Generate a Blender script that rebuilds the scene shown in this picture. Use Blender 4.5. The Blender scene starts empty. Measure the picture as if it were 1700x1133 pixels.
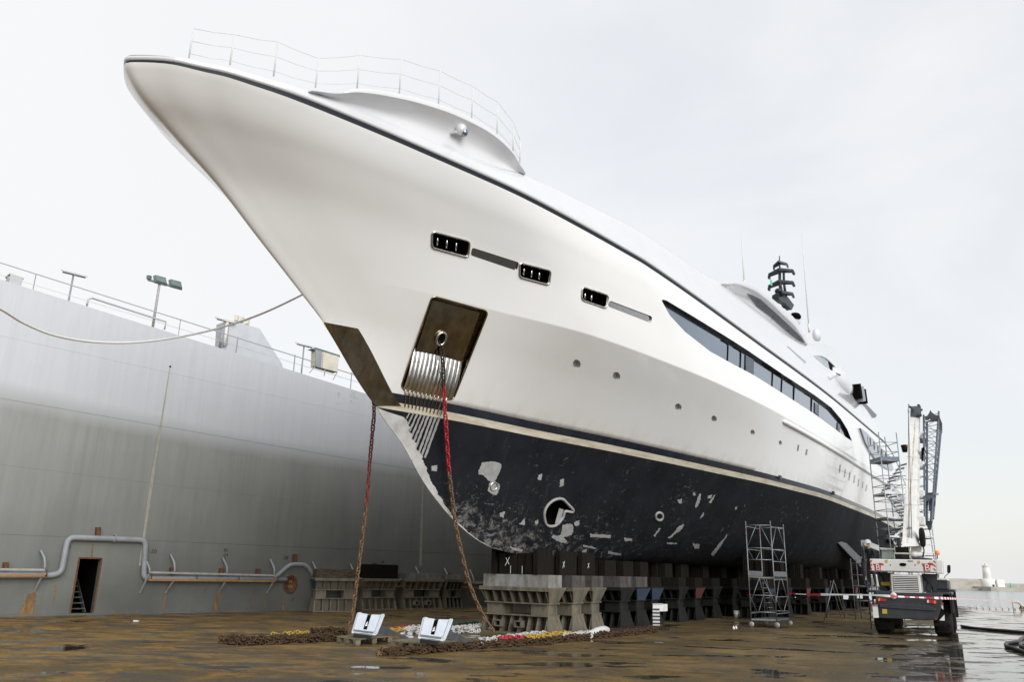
import bpy, bmesh, math, random
from mathutils import Vector, Matrix, noise
from mathutils.bvhtree import BVHTree
random.seed(7)
SC = bpy.context.scene
COL = SC.collection
PI = math.pi
# ------------------------------------------------------------------ camera
FPX, PITCH, ROLL, CH = 1322.0, math.radians(16.15), 0.024, 1.7
_r = Vector((1, 0, 0)); FW = Vector((0, math.cos(PITCH), math.sin(PITCH))); _u = Vector((0, -math.sin(PITCH), math.cos(PITCH)))
RT = math.cos(ROLL)*_r + math.sin(ROLL)*_u
UP = -math.sin(ROLL)*_r + math.cos(ROLL)*_u
CAM = Vector((0, 0, CH))
cam = bpy.data.cameras.new("Camera"); co = bpy.data.objects.new("Camera", cam); COL.objects.link(co)
cam.sensor_width = 36; cam.lens = FPX/1700*36; cam.clip_start = 0.1; cam.clip_end = 30000
co.matrix_world = Matrix(((RT.x, UP.x, -FW.x, CAM.x), (RT.y, UP.y, -FW.y, CAM.y), (RT.z, UP.z, -FW.z, CAM.z), (0, 0, 0, 1)))
SC.camera = co
SC.view_settings.view_transform = 'Standard'; SC.view_settings.look = 'None'
SC.view_settings.gamma = 1; SC.view_settings.use_curve_mapping = False
SC.view_settings.exposure = 0.12

# ------------------------------------------------------------------ sky and sun
SUN_EL, SUN_AZ = math.radians(22), math.radians(152)     # azimuth clockwise from +Y
W = bpy.data.worlds.new("World"); SC.world = W; W.use_nodes = True
nt = W.node_tree; nt.nodes.clear(); N = nt.nodes.new; L = nt.links.new
out = N('ShaderNodeOutputWorld'); bg = N('ShaderNodeBackground')
sky = N('ShaderNodeTexSky'); sky.sky_type = 'NISHITA'; sky.sun_disc = False
sky.sun_elevation = SUN_EL; sky.sun_rotation = SUN_AZ; sky.air_density = 1.2; sky.dust_density = 2.0
tc = N('ShaderNodeTexCoord')
mp = N('ShaderNodeMapping'); mp.inputs['Scale'].default_value = (1.0, 1.0, 2.0); mp.inputs['Rotation'].default_value = (0.05, 0.25, 0.4)
L(tc.outputs['Generated'], mp.inputs['Vector'])
nz = N('ShaderNodeTexNoise'); nz.inputs['Scale'].default_value = 2.1; nz.inputs['Detail'].default_value = 8; nz.inputs['Roughness'].default_value = .5
nz.inputs['Distortion'].default_value = .35
L(mp.outputs[0], nz.inputs['Vector'])
cr = N('ShaderNodeValToRGB'); cr.color_ramp.elements[0].position = .40; cr.color_ramp.elements[1].position = .68
cr.color_ramp.elements[0].color = (.76, .76, .76, 1); cr.color_ramp.elements[1].color = (.97, .97, .97, 1)
L(nz.outputs['Fac'], cr.inputs[0])
# the overcast is thinner towards the right of the harbour
dp = N('ShaderNodeVectorMath'); dp.operation = 'DOT_PRODUCT'; dp.inputs[1].default_value = (.80, .55, .25)
L(tc.outputs['Generated'], dp.inputs[0])
mr = N('ShaderNodeMapRange'); mr.inputs['From Min'].default_value = .15; mr.inputs['From Max'].default_value = .82
mr.inputs['To Min'].default_value = 1.0; mr.inputs['To Max'].default_value = 0.0
L(dp.outputs['Value'], mr.inputs['Value'])
iv1 = N('ShaderNodeMath'); iv1.operation = 'SUBTRACT'; iv1.inputs[0].default_value = 1; L(cr.outputs[0], iv1.inputs[1])
iv2 = N('ShaderNodeMath'); iv2.operation = 'SUBTRACT'; iv2.inputs[0].default_value = 1; L(mr.outputs[0], iv2.inputs[1])
ml = N('ShaderNodeMath'); ml.operation = 'MULTIPLY'; L(iv1.outputs[0], ml.inputs[0]); L(iv2.outputs[0], ml.inputs[1])
mx0 = N('ShaderNodeMath'); mx0.operation = 'SUBTRACT'; mx0.inputs[0].default_value = 1; L(ml.outputs[0], mx0.inputs[1])
sc_ = N('ShaderNodeVectorMath'); sc_.operation = 'SCALE'; sc_.inputs['Scale'].default_value = 1.7
L(sky.outputs[0], sc_.inputs[0])
mix = N('ShaderNodeMix'); mix.data_type = 'RGBA'
L(mx0.outputs[0], mix.inputs['Factor']); L(sc_.outputs[0], mix.inputs['A'])
mix.inputs['B'].default_value = (8.6, 8.65, 8.8, 1)
bg.inputs['Strength'].default_value = .1
L(mix.outputs['Result'], bg.inputs['Color']); L(bg.outputs[0], out.inputs['Surface'])
sl = bpy.data.lights.new("Sun", 'SUN'); sl.energy = 2.6; sl.angle = math.radians(42); sl.color = (1, .985, .965)
so = bpy.data.objects.new("Sun", sl); COL.objects.link(so)
sd = Vector((math.sin(SUN_AZ)*math.cos(SUN_EL), math.cos(SUN_AZ)*math.cos(SUN_EL), math.sin(SUN_EL)))
so.rotation_euler = (-sd).to_track_quat('-Z', 'Y').to_euler(); so.location = (0, 0, 60)

# ------------------------------------------------------------------ image-ray helpers (a photo pixel -> a point on a known plane or surface)
def ray(x, y):
    return (FW*FPX + RT*(x-850) - UP*(y-566.5)).normalized()
def gnd(x, y, z=0.0):
    d = ray(x, y); return CAM + d*((z-CH)/d.z)
def atd(x, y, dist):            # point whose distance along the view axis is dist
    d = ray(x, y); return CAM + d*(dist/d.dot(FW))
def onplane(x, y, P, n):
    d = ray(x, y); return CAM + d*((P-CAM).dot(n)/d.dot(n))
def proj(P):
    v = P-CAM; k = v.dot(FW); return 850+FPX*v.dot(RT)/k, 566.5-FPX*v.dot(UP)/k

# ------------------------------------------------------------------ materials
def newmat(name, col=(.5, .5, .5), rough=.5, metal=0, coat=0, spec=None):
    m = bpy.data.materials.new(name); m.use_nodes = True
    b = m.node_tree.nodes['Principled BSDF']
    b.inputs['Base Color'].default_value = (*col, 1); b.inputs['Roughness'].default_value = rough; b.inputs['Metallic'].default_value = metal
    if coat: b.inputs['Coat Weight'].default_value = coat; b.inputs['Coat Roughness'].default_value = .04
    if spec is not None: b.inputs['Specular IOR Level'].default_value = spec
    return m
class G:                         # tiny node-graph helper
    def __init__(s, m): s.m = m; s.t = m.node_tree; s.b = s.t.nodes['Principled BSDF']
    def n(s, ty, **k):
        o = s.t.nodes.new(ty)
        for a, v in k.items(): setattr(o, a, v)
        return o
    def l(s, a, b): s.t.links.new(a, b)
    def coord(s, scale=(1, 1, 1), rot=(0, 0, 0), kind='Object'):
        c = s.n('ShaderNodeTexCoord'); m = s.n('ShaderNodeMapping'); m.inputs['Scale'].default_value = scale; m.inputs['Rotation'].default_value = rot
        s.l(c.outputs[kind], m.inputs[0]); return m.outputs[0]
    def noise(s, vec, scale, detail=5, rough=.6, dist=0):
        o = s.n('ShaderNodeTexNoise'); o.inputs['Scale'].default_value = scale; o.inputs['Detail'].default_value = detail
        o.inputs['Roughness'].default_value = rough; o.inputs['Distortion'].default_value = dist; s.l(vec, o.inputs['Vector']); return o.outputs['Fac']
    def ramp(s, v, a, b, c0=0., c1=1.):
        o = s.n('ShaderNodeMapRange'); o.inputs['From Min'].default_value = a; o.inputs['From Max'].default_value = b
        o.inputs['To Min'].default_value = c0; o.inputs['To Max'].default_value = c1; s.l(v, o.inputs['Value']); return o.outputs[0]
    def math(s, op, a, b=None):
        o = s.n('ShaderNodeMath', operation=op)
        for i, v in enumerate((a, b)):
            if v is None: continue
            if isinstance(v, (int, float)): o.inputs[i].default_value = v
            else: s.l(v, o.inputs[i])
        return o.outputs[0]
    def mix(s, f, a, b):
        o = s.n('ShaderNodeMix', data_type='RGBA')
        if isinstance(f, (int, float)): o.inputs['Factor'].default_value = f
        else: s.l(f, o.inputs['Factor'])
        for k, v in (('A', a), ('B', b)):
            if isinstance(v, tuple): o.inputs[k].default_value = (*v, 1)
            else: s.l(v, o.inputs[k])
        return o.outputs['Result']
    def bump(s, h, strength=.3, dist=.02):
        o = s.n('ShaderNodeBump'); o.inputs['Strength'].default_value = strength; o.inputs['Distance'].default_value = dist
        s.l(h, o.inputs['Height']); s.l(o.outputs[0], s.b.inputs['Normal']); return o
    def xyz(s, vec):
        o = s.n('ShaderNodeSeparateXYZ'); s.l(vec, o.inputs[0]); return o.outputs
    def col(s, v): s.l(v, s.b.inputs['Base Color'])
    def rough(s, v): s.l(v, s.b.inputs['Roughness'])
def worn(name, a, b, rough=.6, scale=3, lo=.4, hi=.65, metal=0, bump=.25, c=None, clo=.6, chi=.7, stretch=(1, 1, 1), coat=0, bd=.01):
    m = newmat(name, a, rough, metal, coat); g = G(m)
    v = g.coord(stretch); n = g.noise(v, scale, 8, .65)
    cc = g.mix(g.ramp(n, lo, hi), a, b)
    if c:
        n2 = g.noise(v, scale*2.3, 8, .7, .4); cc = g.mix(g.ramp(n2, clo, chi), cc, c)
    g.col(cc)
    n3 = g.noise(v, scale*9, 4, .6); g.rough(g.ramp(n3, .3, .7, max(.03, rough-.1), min(1, rough+.12)))
    if bump: g.bump(n3, bump, bd)
    return m
M = {}
# topsides paint: white, dirtier just over the boot top
m = M['white'] = newmat('yacht_white', (.80, .785, .75), .2, 0, .5); g = G(m)
c0 = g.coord(); x, y, z = g.xyz(c0)
st = g.noise(g.coord((1, 1, .12)), 2.4, 8, .7); bl = g.noise(c0, 1.1, 6, .6)
band = g.ramp(z, 5.8, 6.35, 1, 0)
gr = g.math('MULTIPLY', g.math('MULTIPLY', band, band), g.ramp(st, .38, .72))
fine = g.ramp(bl, .35, .7, 0, .05)
c1 = g.mix(fine, (.82, .82, .81), (.68, .675, .66)); c1 = g.mix(g.math('MULTIPLY', g.ramp(st, .52, .75), g.ramp(z, 5.8, 9, .16, 0)), c1, (.55, .53, .48))
g.col(g.mix(g.math('MULTIPLY', gr, .5), c1, (.42, .36, .26))); g.rough(g.ramp(bl, .3, .7, .13, .25)); g.bump(g.noise(g.coord((1, .45, .8)), .9, 3, .5), .06, .06)
m = M['upper'] = newmat('yacht_upper_white', (.80, .80, .79), .15, 0, .5); g = G(m)
g.col(g.mix(g.ramp(g.noise(g.coord(), .8, 5), .3, .7), (.67, .675, .69), (.63, .635, .65)))
M['black'] = worn('gloss_black', (.012, .015, .024), (.02, .024, .035), .22, 2, bump=0, coat=.3)
M['stripe'] = worn('dirty_white_stripe', (.62, .58, .48), (.40, .34, .24), .45, 2.2, .42, .7, bump=.05, stretch=(1, .5, 3))
m = M['af'] = newmat('antifouling', (.018, .021, .028), .45); g = G(m)
c0 = g.coord(); x, y, z = g.xyz(c0)
n1 = g.noise(c0, .8, 8, .7); base = g.mix(g.ramp(n1, .35, .65), (.005, .006, .009), (.011, .013, .017))
sm = g.noise(g.coord((1, 1, .25), (.5, 0, 0)), 2.4, 9, .75)
base = g.mix(g.ramp(sm, .55, .8, 0, .35), base, (.06, .055, .045))
n2 = g.noise(g.coord((1.3, .9, 1.6), (.7, 0, 0)), 3.6, 10, .82, .6); n3 = g.noise(c0, .55, 3, .5)
low = g.math('MULTIPLY', g.ramp(z, 2.1, 4.2, 1, 0), g.ramp(y, -1.5, 7.5, 1, .1))
thr = g.math('ADD', n2, g.math('MULTIPLY', g.math('ADD', low, g.ramp(n3, .45, .7, 0, .35)), .19))
base = g.mix(g.ramp(thr, .62, .74, 0, .8), base, (.24, .235, .22))
n4 = g.noise(g.coord((2, 3.2, .7), (-.55, 0, 0)), 2.2, 6, .8); lw2 = g.math('MULTIPLY', g.ramp(z, 2.2, 4.4, 1, 0), g.ramp(y, 0, 30, 1, .5))
base = g.mix(g.math('MULTIPLY', g.ramp(n4, .57, .68), g.math('MULTIPLY', lw2, .5)), base, (.19, .185, .17))
n5 = g.noise(c0, 7, 9, .9); base = g.mix(g.ramp(n5, .70, .76, 0, .6), base, (.33, .29, .22))
g.b.inputs['Specular IOR Level'].default_value = .2; g.col(base); g.rough(g.ramp(n1, .3, .7, .62, .85)); g.bump(g.noise(c0, 14, 5), .12, .01)
M['primer'] = worn('grey_primer', (.34, .34, .335), (.25, .25, .24), .6, 5, bump=.1)
M['primer2'] = worn('pale_bow_primer', (.50, .495, .48), (.36, .355, .34), .6, 2.6, c=(.28, .27, .26), bump=.1)
M['warm_reflect_steel'] = worn('polished_steel_brown', (.50, .43, .32), (.22, .175, .11), .10, 1.2, .35, .7, metal=1, bump=.04, stretch=(3, 3, .6), c=(.62, .50, .32), clo=.58, chi=.75)  # warm streaks painted into the metal colour as reflections
M['pocket'] = worn('pocket_steel', (.34, .29, .21), (.17, .14, .095), .2, 2.2, metal=1, bump=.05, c=(.22, .17, .10))
M['chrome'] = worn('chrome', (.72, .70, .66), (.45, .42, .36), .1, 6, metal=1, bump=0)
M['chrome2'] = worn('stained_chrome', (.80, .80, .79), (.50, .47, .42), .14, 5, .4, .7, metal=1, bump=.06)
M['porthole'] = worn('shaded_porthole_recess', (.50, .49, .47), (.42, .41, .40), .4, 3, bump=0)  # shade of the recess put into the grey colour
M['slot'] = worn('slot_plate', (.42, .42, .42), (.36, .36, .36), .14, .8, metal=1, bump=0)
M['hole'] = newmat('hole_black', (.004, .004, .004), .9, spec=.05)
M['matteblack'] = newmat('groove_black', (.006, .009, .015), .5, spec=.25)
M['glass'] = worn('tinted_glass', (.045, .065, .10), (.07, .09, .13), .04, .5, bump=0, coat=.6)
M['glass'].node_tree.nodes['Principled BSDF'].inputs['Specular IOR Level'].default_value = 1.0
M['glass'].node_tree.nodes['Principled BSDF'].inputs['Specular Tint'].default_value = (.72, .86, 1, 1)
M['glass'].node_tree.nodes['Principled BSDF'].inputs['IOR'].default_value = 1.9
M['navy'] = worn('dark_navy', (.022, .028, .038), (.04, .048, .06), .4, 3, bump=.1)
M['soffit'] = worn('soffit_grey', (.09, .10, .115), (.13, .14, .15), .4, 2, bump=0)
M['rust'] = worn('rust', (.16, .065, .025), (.07, .035, .02), .85, 14, bump=.6, c=(.30, .15, .04))
M['rustchain'] = worn('rust_chain', (.20, .115, .055), (.085, .05, .03), .8, 9, bump=.6, c=(.27, .18, .10))
M['piledchain'] = worn('piled_chain', (.085, .052, .028), (.028, .019, .013), .85, 12, bump=.6, c=(.17, .12, .075))
M['darkchain'] = worn('dark_chain', (.05, .035, .025), (.025, .02, .018), .7, 9, bump=.5)
M['redchain'] = worn('red_chain', (.42, .022, .03), (.25, .02, .022), .5, 8, bump=.3, c=(.16, .05, .03), clo=.62)
M['redchain2'] = worn('dull_red_chain', (.24, .035, .03), (.13, .04, .03), .65, 8, bump=.4, c=(.14, .07, .035), clo=.52)
M['whitechain'] = worn('white_chain', (.52, .52, .51), (.34, .33, .31), .5, 8, bump=.3, c=(.2, .15, .1), clo=.66)
M['yellowchain'] = worn('yellow_chain', (.45, .30, .03), (.28, .18, .03), .6, 8, bump=.3, c=(.15, .1, .06), clo=.62)
M['greenchain'] = worn('green_chain', (.03, .16, .09), (.03, .07, .05), .6, 8)
M['bluechain'] = worn('blue_chain', (.04, .08, .25), (.03, .04, .09), .6, 8)
M['anchor'] = worn('galvanised_anchor', (.50, .54, .60), (.40, .44, .50), .38, 3, bump=.1, c=(.36, .38, .41), clo=.6, chi=.75)
M['shank'] = worn('anchor_shank', (.13, .14, .15), (.08, .085, .09), .35, 3, bump=.1, metal=.4)
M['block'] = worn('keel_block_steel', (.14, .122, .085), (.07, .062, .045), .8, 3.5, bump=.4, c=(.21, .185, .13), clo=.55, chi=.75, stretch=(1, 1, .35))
M['blockd'] = worn('keel_block_shaded', (.020, .020, .020), (.012, .012, .011), .8, 3.5, bump=.4, c=(.04, .035, .028), stretch=(1, 1, .35))  # shaded copy of the block steel, under-hull shade put into the colour
M['blueblock'] = worn('blue_block_paint', (.02, .045, .09), (.03, .035, .045), .6, 5, bump=.2, c=(.09, .08, .06))
M['redblock'] = worn('red_block_paint', (.13, .02, .02), (.06, .03, .025), .7, 5, bump=.2)
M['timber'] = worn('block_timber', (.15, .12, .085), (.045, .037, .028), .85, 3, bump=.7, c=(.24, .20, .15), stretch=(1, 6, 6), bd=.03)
M['timberd'] = worn('shaded_dark_timber', (.016, .013, .010), (.008, .007, .006), .9, 3, bump=.7, c=(.035, .026, .016), stretch=(6, 6, 1), bd=.03)  # dark timber, blackened further with painted under-hull shade
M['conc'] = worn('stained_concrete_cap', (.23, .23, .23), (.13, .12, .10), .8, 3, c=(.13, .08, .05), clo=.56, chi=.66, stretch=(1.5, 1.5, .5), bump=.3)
M['concd'] = worn('shaded_stained_cap', (.09, .09, .09), (.045, .04, .035), .8, 3, c=(.08, .03, .025), clo=.52, chi=.64, stretch=(1.5, 1.5, .5), bump=.3)  # stained cap, darker copy with the under-hull shade in its colour
M['blockl'] = worn('lightened_block_steel', (.25, .22, .165), (.15, .135, .10), .8, 3.5, bump=.4, c=(.30, .27, .20), stretch=(1, 1, .35))  # lit copy of the block steel, colour lightened against the shadow by the wall
M['woodplank'] = worn('pallet_wood', (.19, .165, .10), (.12, .10, .065), .85, 5, bump=.5, stretch=(1, 1, 5))
M['chalk'] = newmat('chalk_mark', (.55, .56, .56), .9)
M['alu'] = worn('aluminium', (.24, .255, .27), (.16, .17, .18), .5, 10, metal=.8, bump=.05)
M['galv'] = worn('galvanised_tube', (.36, .38, .40), (.26, .27, .28), .45, 6, metal=.6, bump=.05)
M['tubed'] = worn('dark_scaffold', (.12, .125, .13), (.07, .06, .05), .6, 6, metal=.4, bump=.1)
M['cwhite'] = worn('crane_white', (.66, .655, .63), (.59, .58, .545), .35, 2, bump=.05, c=(.40, .33, .22), clo=.66, chi=.8)
M['cdark'] = worn('crane_charcoal', (.035, .038, .046), (.022, .024, .028), .4, 3, bump=.1, c=(.07, .068, .065), clo=.62)
M['cgrey'] = worn('crane_blue_grey', (.10, .125, .16), (.07, .085, .105), .5, 5, bump=.1, metal=.3)
M['rubber'] = worn('tyre_rubber', (.014, .014, .014), (.028, .027, .025), .85, 8, bump=.3)
M['red'] = worn('red_paint', (.45, .03, .03), (.35, .025, .025), .4, 5, bump=0)
M['orange'] = newmat('orange_lens', (.85, .22, .02), .25)
M['lampred'] = newmat('red_lens', (.45, .015, .015), .2)
M['yellow'] = worn('yellow_plate', (.50, .36, .05), (.38, .27, .05), .6, 6, bump=0)
M['plain'] = worn('plain_white', (.70, .70, .69), (.60, .60, .58), .5, 4, bump=0)
M['hose'] = worn('black_hose', (.02, .021, .022), (.03, .03, .03), .5, 6, bump=.1)
M['rope'] = worn('white_hawser', (.78, .78, .77), (.70, .69, .67), .8, 20, bump=0)
M['pipe'] = worn('pipe_paint', (.29, .31, .33), (.23, .245, .26), .5, 2, bump=.1, c=(.20, .12, .06), clo=.70, chi=.78)
M['rail'] = worn('rusty_rail', (.38, .38, .37), (.28, .27, .25), .6, 4, bump=.2, c=(.30, .16, .06), clo=.56, chi=.66)
M['orail'] = worn('orange_rust_rail', (.33, .18, .06), (.28, .11, .025), .75, 5, bump=.3, c=(.45, .33, .16), clo=.55)
M['lampgrey'] = worn('floodlight_green', (.13, .18, .17), (.10, .13, .125), .4, 3, bump=0)
M['lampglass'] = newmat('floodlight_glass', (.42, .50, .46), .12, 0, .5)
M['cream'] = worn('cream_box', (.66, .62, .52), (.52, .49, .41), .5, 2, bump=0)
M['flag'] = newmat('flag_green', (.10, .50, .28), .8)
M['wallup'] = worn('deckhouse_grey', (.50, .52, .55), (.45, .47, .50), .45, 2, bump=0)
M['rline'] = worn('rust_line', (.42, .28, .16), (.60, .55, .48), .7, 2.5, .4, .55, bump=0)
M['stone'] = worn('breakwater_stone', (.42, .395, .34), (.30, .28, .24), .85, .12, bump=0, c=(.22, .21, .18), stretch=(1, 1, 2.5))  # colours paled, distance haze painted into the stone
M['lwhite'] = worn('lighthouse_white', (.80, .79, .76), (.72, .70, .66), .7, .3, bump=0)
for k_ in ('blockd', 'timberd', 'concd', 'timber', 'piledchain', 'darkchain', 'rubber'): M[k_].node_tree.nodes['Principled BSDF'].inputs['Specular IOR Level'].default_value = .12
# dock wall paint
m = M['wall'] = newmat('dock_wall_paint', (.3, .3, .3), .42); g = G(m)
c0 = g.coord(); x, y, z = g.xyz(c0)
wob = g.noise(g.coord((.4, .4, .4)), 1, 4, .5)
zz = g.math('ADD', z, g.ramp(wob, .3, .7, -.07, .07))
zz = g.math('ADD', zz, g.math('MINIMUM', g.math('MULTIPLY', x, .06), .5))
up = g.ramp(zz, 6.25, 7.2)  # painted shade: wall colour darkened below a soft line, as the yacht's shadow
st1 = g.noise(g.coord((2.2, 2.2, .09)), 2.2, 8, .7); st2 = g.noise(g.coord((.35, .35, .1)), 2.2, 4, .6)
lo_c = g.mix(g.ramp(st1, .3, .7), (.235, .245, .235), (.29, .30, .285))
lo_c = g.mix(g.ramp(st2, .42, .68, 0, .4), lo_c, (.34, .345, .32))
lo_c = g.mix(g.math('MULTIPLY', g.ramp(z, .2, 5.6, .95, 0), g.ramp(wob, .25, .6, .6, 1)), lo_c, (.085, .09, .08))  # more shade painted in, lower colour graded darker towards the floor
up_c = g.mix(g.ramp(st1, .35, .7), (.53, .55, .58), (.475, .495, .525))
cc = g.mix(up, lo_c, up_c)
sp = g.noise(c0, 5.5, 9, .75); cc = g.mix(g.math('MULTIPLY', g.ramp(sp, .735, .76), g.ramp(z, 0, 3, 1, .0)), cc, (.22, .12, .05))
rs = g.noise(g.coord((3.2, 3.2, .16)), 1.7, 6, .8)
cc = g.mix(g.math('MULTIPLY', g.ramp(rs, .64, .72), g.ramp(z, .15, 1.4, .8, 0)), cc, (.27, .17, .07))
fx = g.math('ABSOLUTE', g.math('SUBTRACT', g.math('FRACT', g.math('MULTIPLY', x, .31)), .5)); weld = g.ramp(fx, .0015, .004, 1, 0)
pt = g.n('ShaderNodeTexVoronoi'); g.l(g.coord((.22, .22, .55)), pt.inputs['Vector']); pt.inputs['Scale'].default_value = 1.0; psel = g.xyz(pt.outputs['Color'])[0]
cc = g.mix(g.math('MULTIPLY', g.ramp(psel, .78, .80), .0), cc, (.5, .5, .49)); cc = g.mix(g.math('MULTIPLY', weld, .10), cc, (.14, .14, .13))
sp2 = g.noise(g.coord((1, 1, .4)), 9, 6, .8); cc = g.mix(g.ramp(sp2, .74, .77, 0, .7), cc, (.24, .13, .05))
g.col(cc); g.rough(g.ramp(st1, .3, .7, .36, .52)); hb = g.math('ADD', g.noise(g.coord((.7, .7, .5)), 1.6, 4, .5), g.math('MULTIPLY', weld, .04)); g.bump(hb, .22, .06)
# dock floor
m = M['floor'] = newmat('dock_floor', (.15, .1, .05), .5); g = G(m)
c0 = g.coord(); x, y, z = g.xyz(c0)
cs = g.coord((.85, 1.15, 1), (0, 0, .35))
big = g.noise(cs, .42, 8, .72, .5); med = g.noise(cs, 2.1, 10, .78, .3); fin = g.noise(c0, 14, 8, .85)
near = g.math('ADD', g.math('MULTIPLY', x, -.030), .02)
base = g.mix(g.ramp(med, .35, .68), (.150, .108, .045), (.070, .053, .027))
base = g.mix(g.math('MULTIPLY', g.ramp(big, .47, .62), .75), base, (.25, .175, .080))
ora = g.noise(g.coord((.75, 1.3, 1), (0, 0, .2)), 1.25, 10, .8, .6)
leftm = g.ramp(x, -14, 7, 1, .05)
base = g.mix(g.math('MULTIPLY', g.ramp(ora, .48, .57), g.math('MULTIPLY', leftm, .9)), base, (.40, .21, .035))
base = g.mix(g.ramp(fin, .42, .66, 0, .6), base, (.040, .034, .026)); base = g.mix(g.ramp(g.noise(c0, 45, 4, .8), .55, .75, 0, .5), base, (.22, .18, .12))
grey = g.noise(g.coord((.7, 1.4, 1), (0, 0, .3)), .75, 9, .74, .7)
damp = g.math('MULTIPLY', g.ramp(grey, .51, .58), g.ramp(x, -4, 16, 1, .35))
base = g.mix(g.math('MULTIPLY', damp, .8), base, (.052, .050, .047))
pud = g.noise(g.coord((.55, .9, 1), (0, 0, .45)), .95, 6, .58, .4)
puddle = g.ramp(pud, .57, .595)
puddle2 = g.math('MULTIPLY', g.ramp(g.noise(g.coord((.5, 1.2, 1), (0, 0, .2)), 1.6, 5, .6), .665, .68), 1.0)
# the soaked strip on the right-hand side
rl = g.math('ADD', g.math('MULTIPLY', x, 1.0), g.math('MULTIPLY', y, -.586))
rl = g.math('ADD', rl, g.ramp(g.noise(cs, .5, 7, .7, .5), .3, .7, -1.6, 1.6))
zone = g.ramp(rl, -2.2, -1.8)
holes = g.ramp(g.noise(g.coord((.7, 1.6, 1), (0, 0, .5)), .8, 8, .75, .5), .41, .46)
film = g.math('MULTIPLY', zone, holes)
wet = g.math('MAXIMUM', g.math('MAXIMUM', puddle, puddle2), film)
damp2 = g.math('MAXIMUM', wet, g.math('MULTIPLY', g.ramp(rl, -3.6, -2.0), .8))
base = g.mix(g.math('MULTIPLY', damp2, .78), base, (.030, .029, .027))
g.col(base)
r0 = g.math('SUBTRACT', g.ramp(med, .3, .7, .72, .52), g.math('MULTIPLY', g.math('MAXIMUM', damp, damp2), .2))
rr = g.n('ShaderNodeMix', data_type='FLOAT'); g.l(wet, rr.inputs[0]); g.l(r0, rr.inputs[2]); rr.inputs[3].default_value = .06
g.rough(rr.outputs[0])
sp_m = g.n('ShaderNodeMapRange'); g.l(wet, sp_m.inputs['Value']); sp_m.inputs['To Min'].default_value = .07; sp_m.inputs['To Max'].default_value = .5; g.l(sp_m.outputs[0], g.b.inputs['Specular IOR Level'])
h = g.math('MULTIPLY', g.math('ADD', g.math('MULTIPLY', med, .7), g.math('MULTIPLY', fin, .5)), g.math('SUBTRACT', 1.0, wet))
rip = g.noise(g.coord((1, 1, 1)), 3.0, 3, .5)
h = g.math('ADD', h, g.math('MULTIPLY', rip, .006))
g.bump(h, .6, .035)
m = M['sea'] = newmat('sea_water', (.10, .15, .17), .12); g = G(m)
g.bump(g.noise(g.coord((.5, 1, 1)), .5, 5, .6), .5, .6)
# barrier tape
m = M['tape'] = newmat('barrier_tape', (.7, .7, .7), .5); g = G(m); x, y, z = g.xyz(g.coord())
w_ = g.math('FRACT', g.math('MULTIPLY', g.math('ADD', x, y), 2.6)); g.col(g.mix(g.math('GREATER_THAN', w_, .5), (.72, .72, .72), (.45, .03, .05)))

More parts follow.
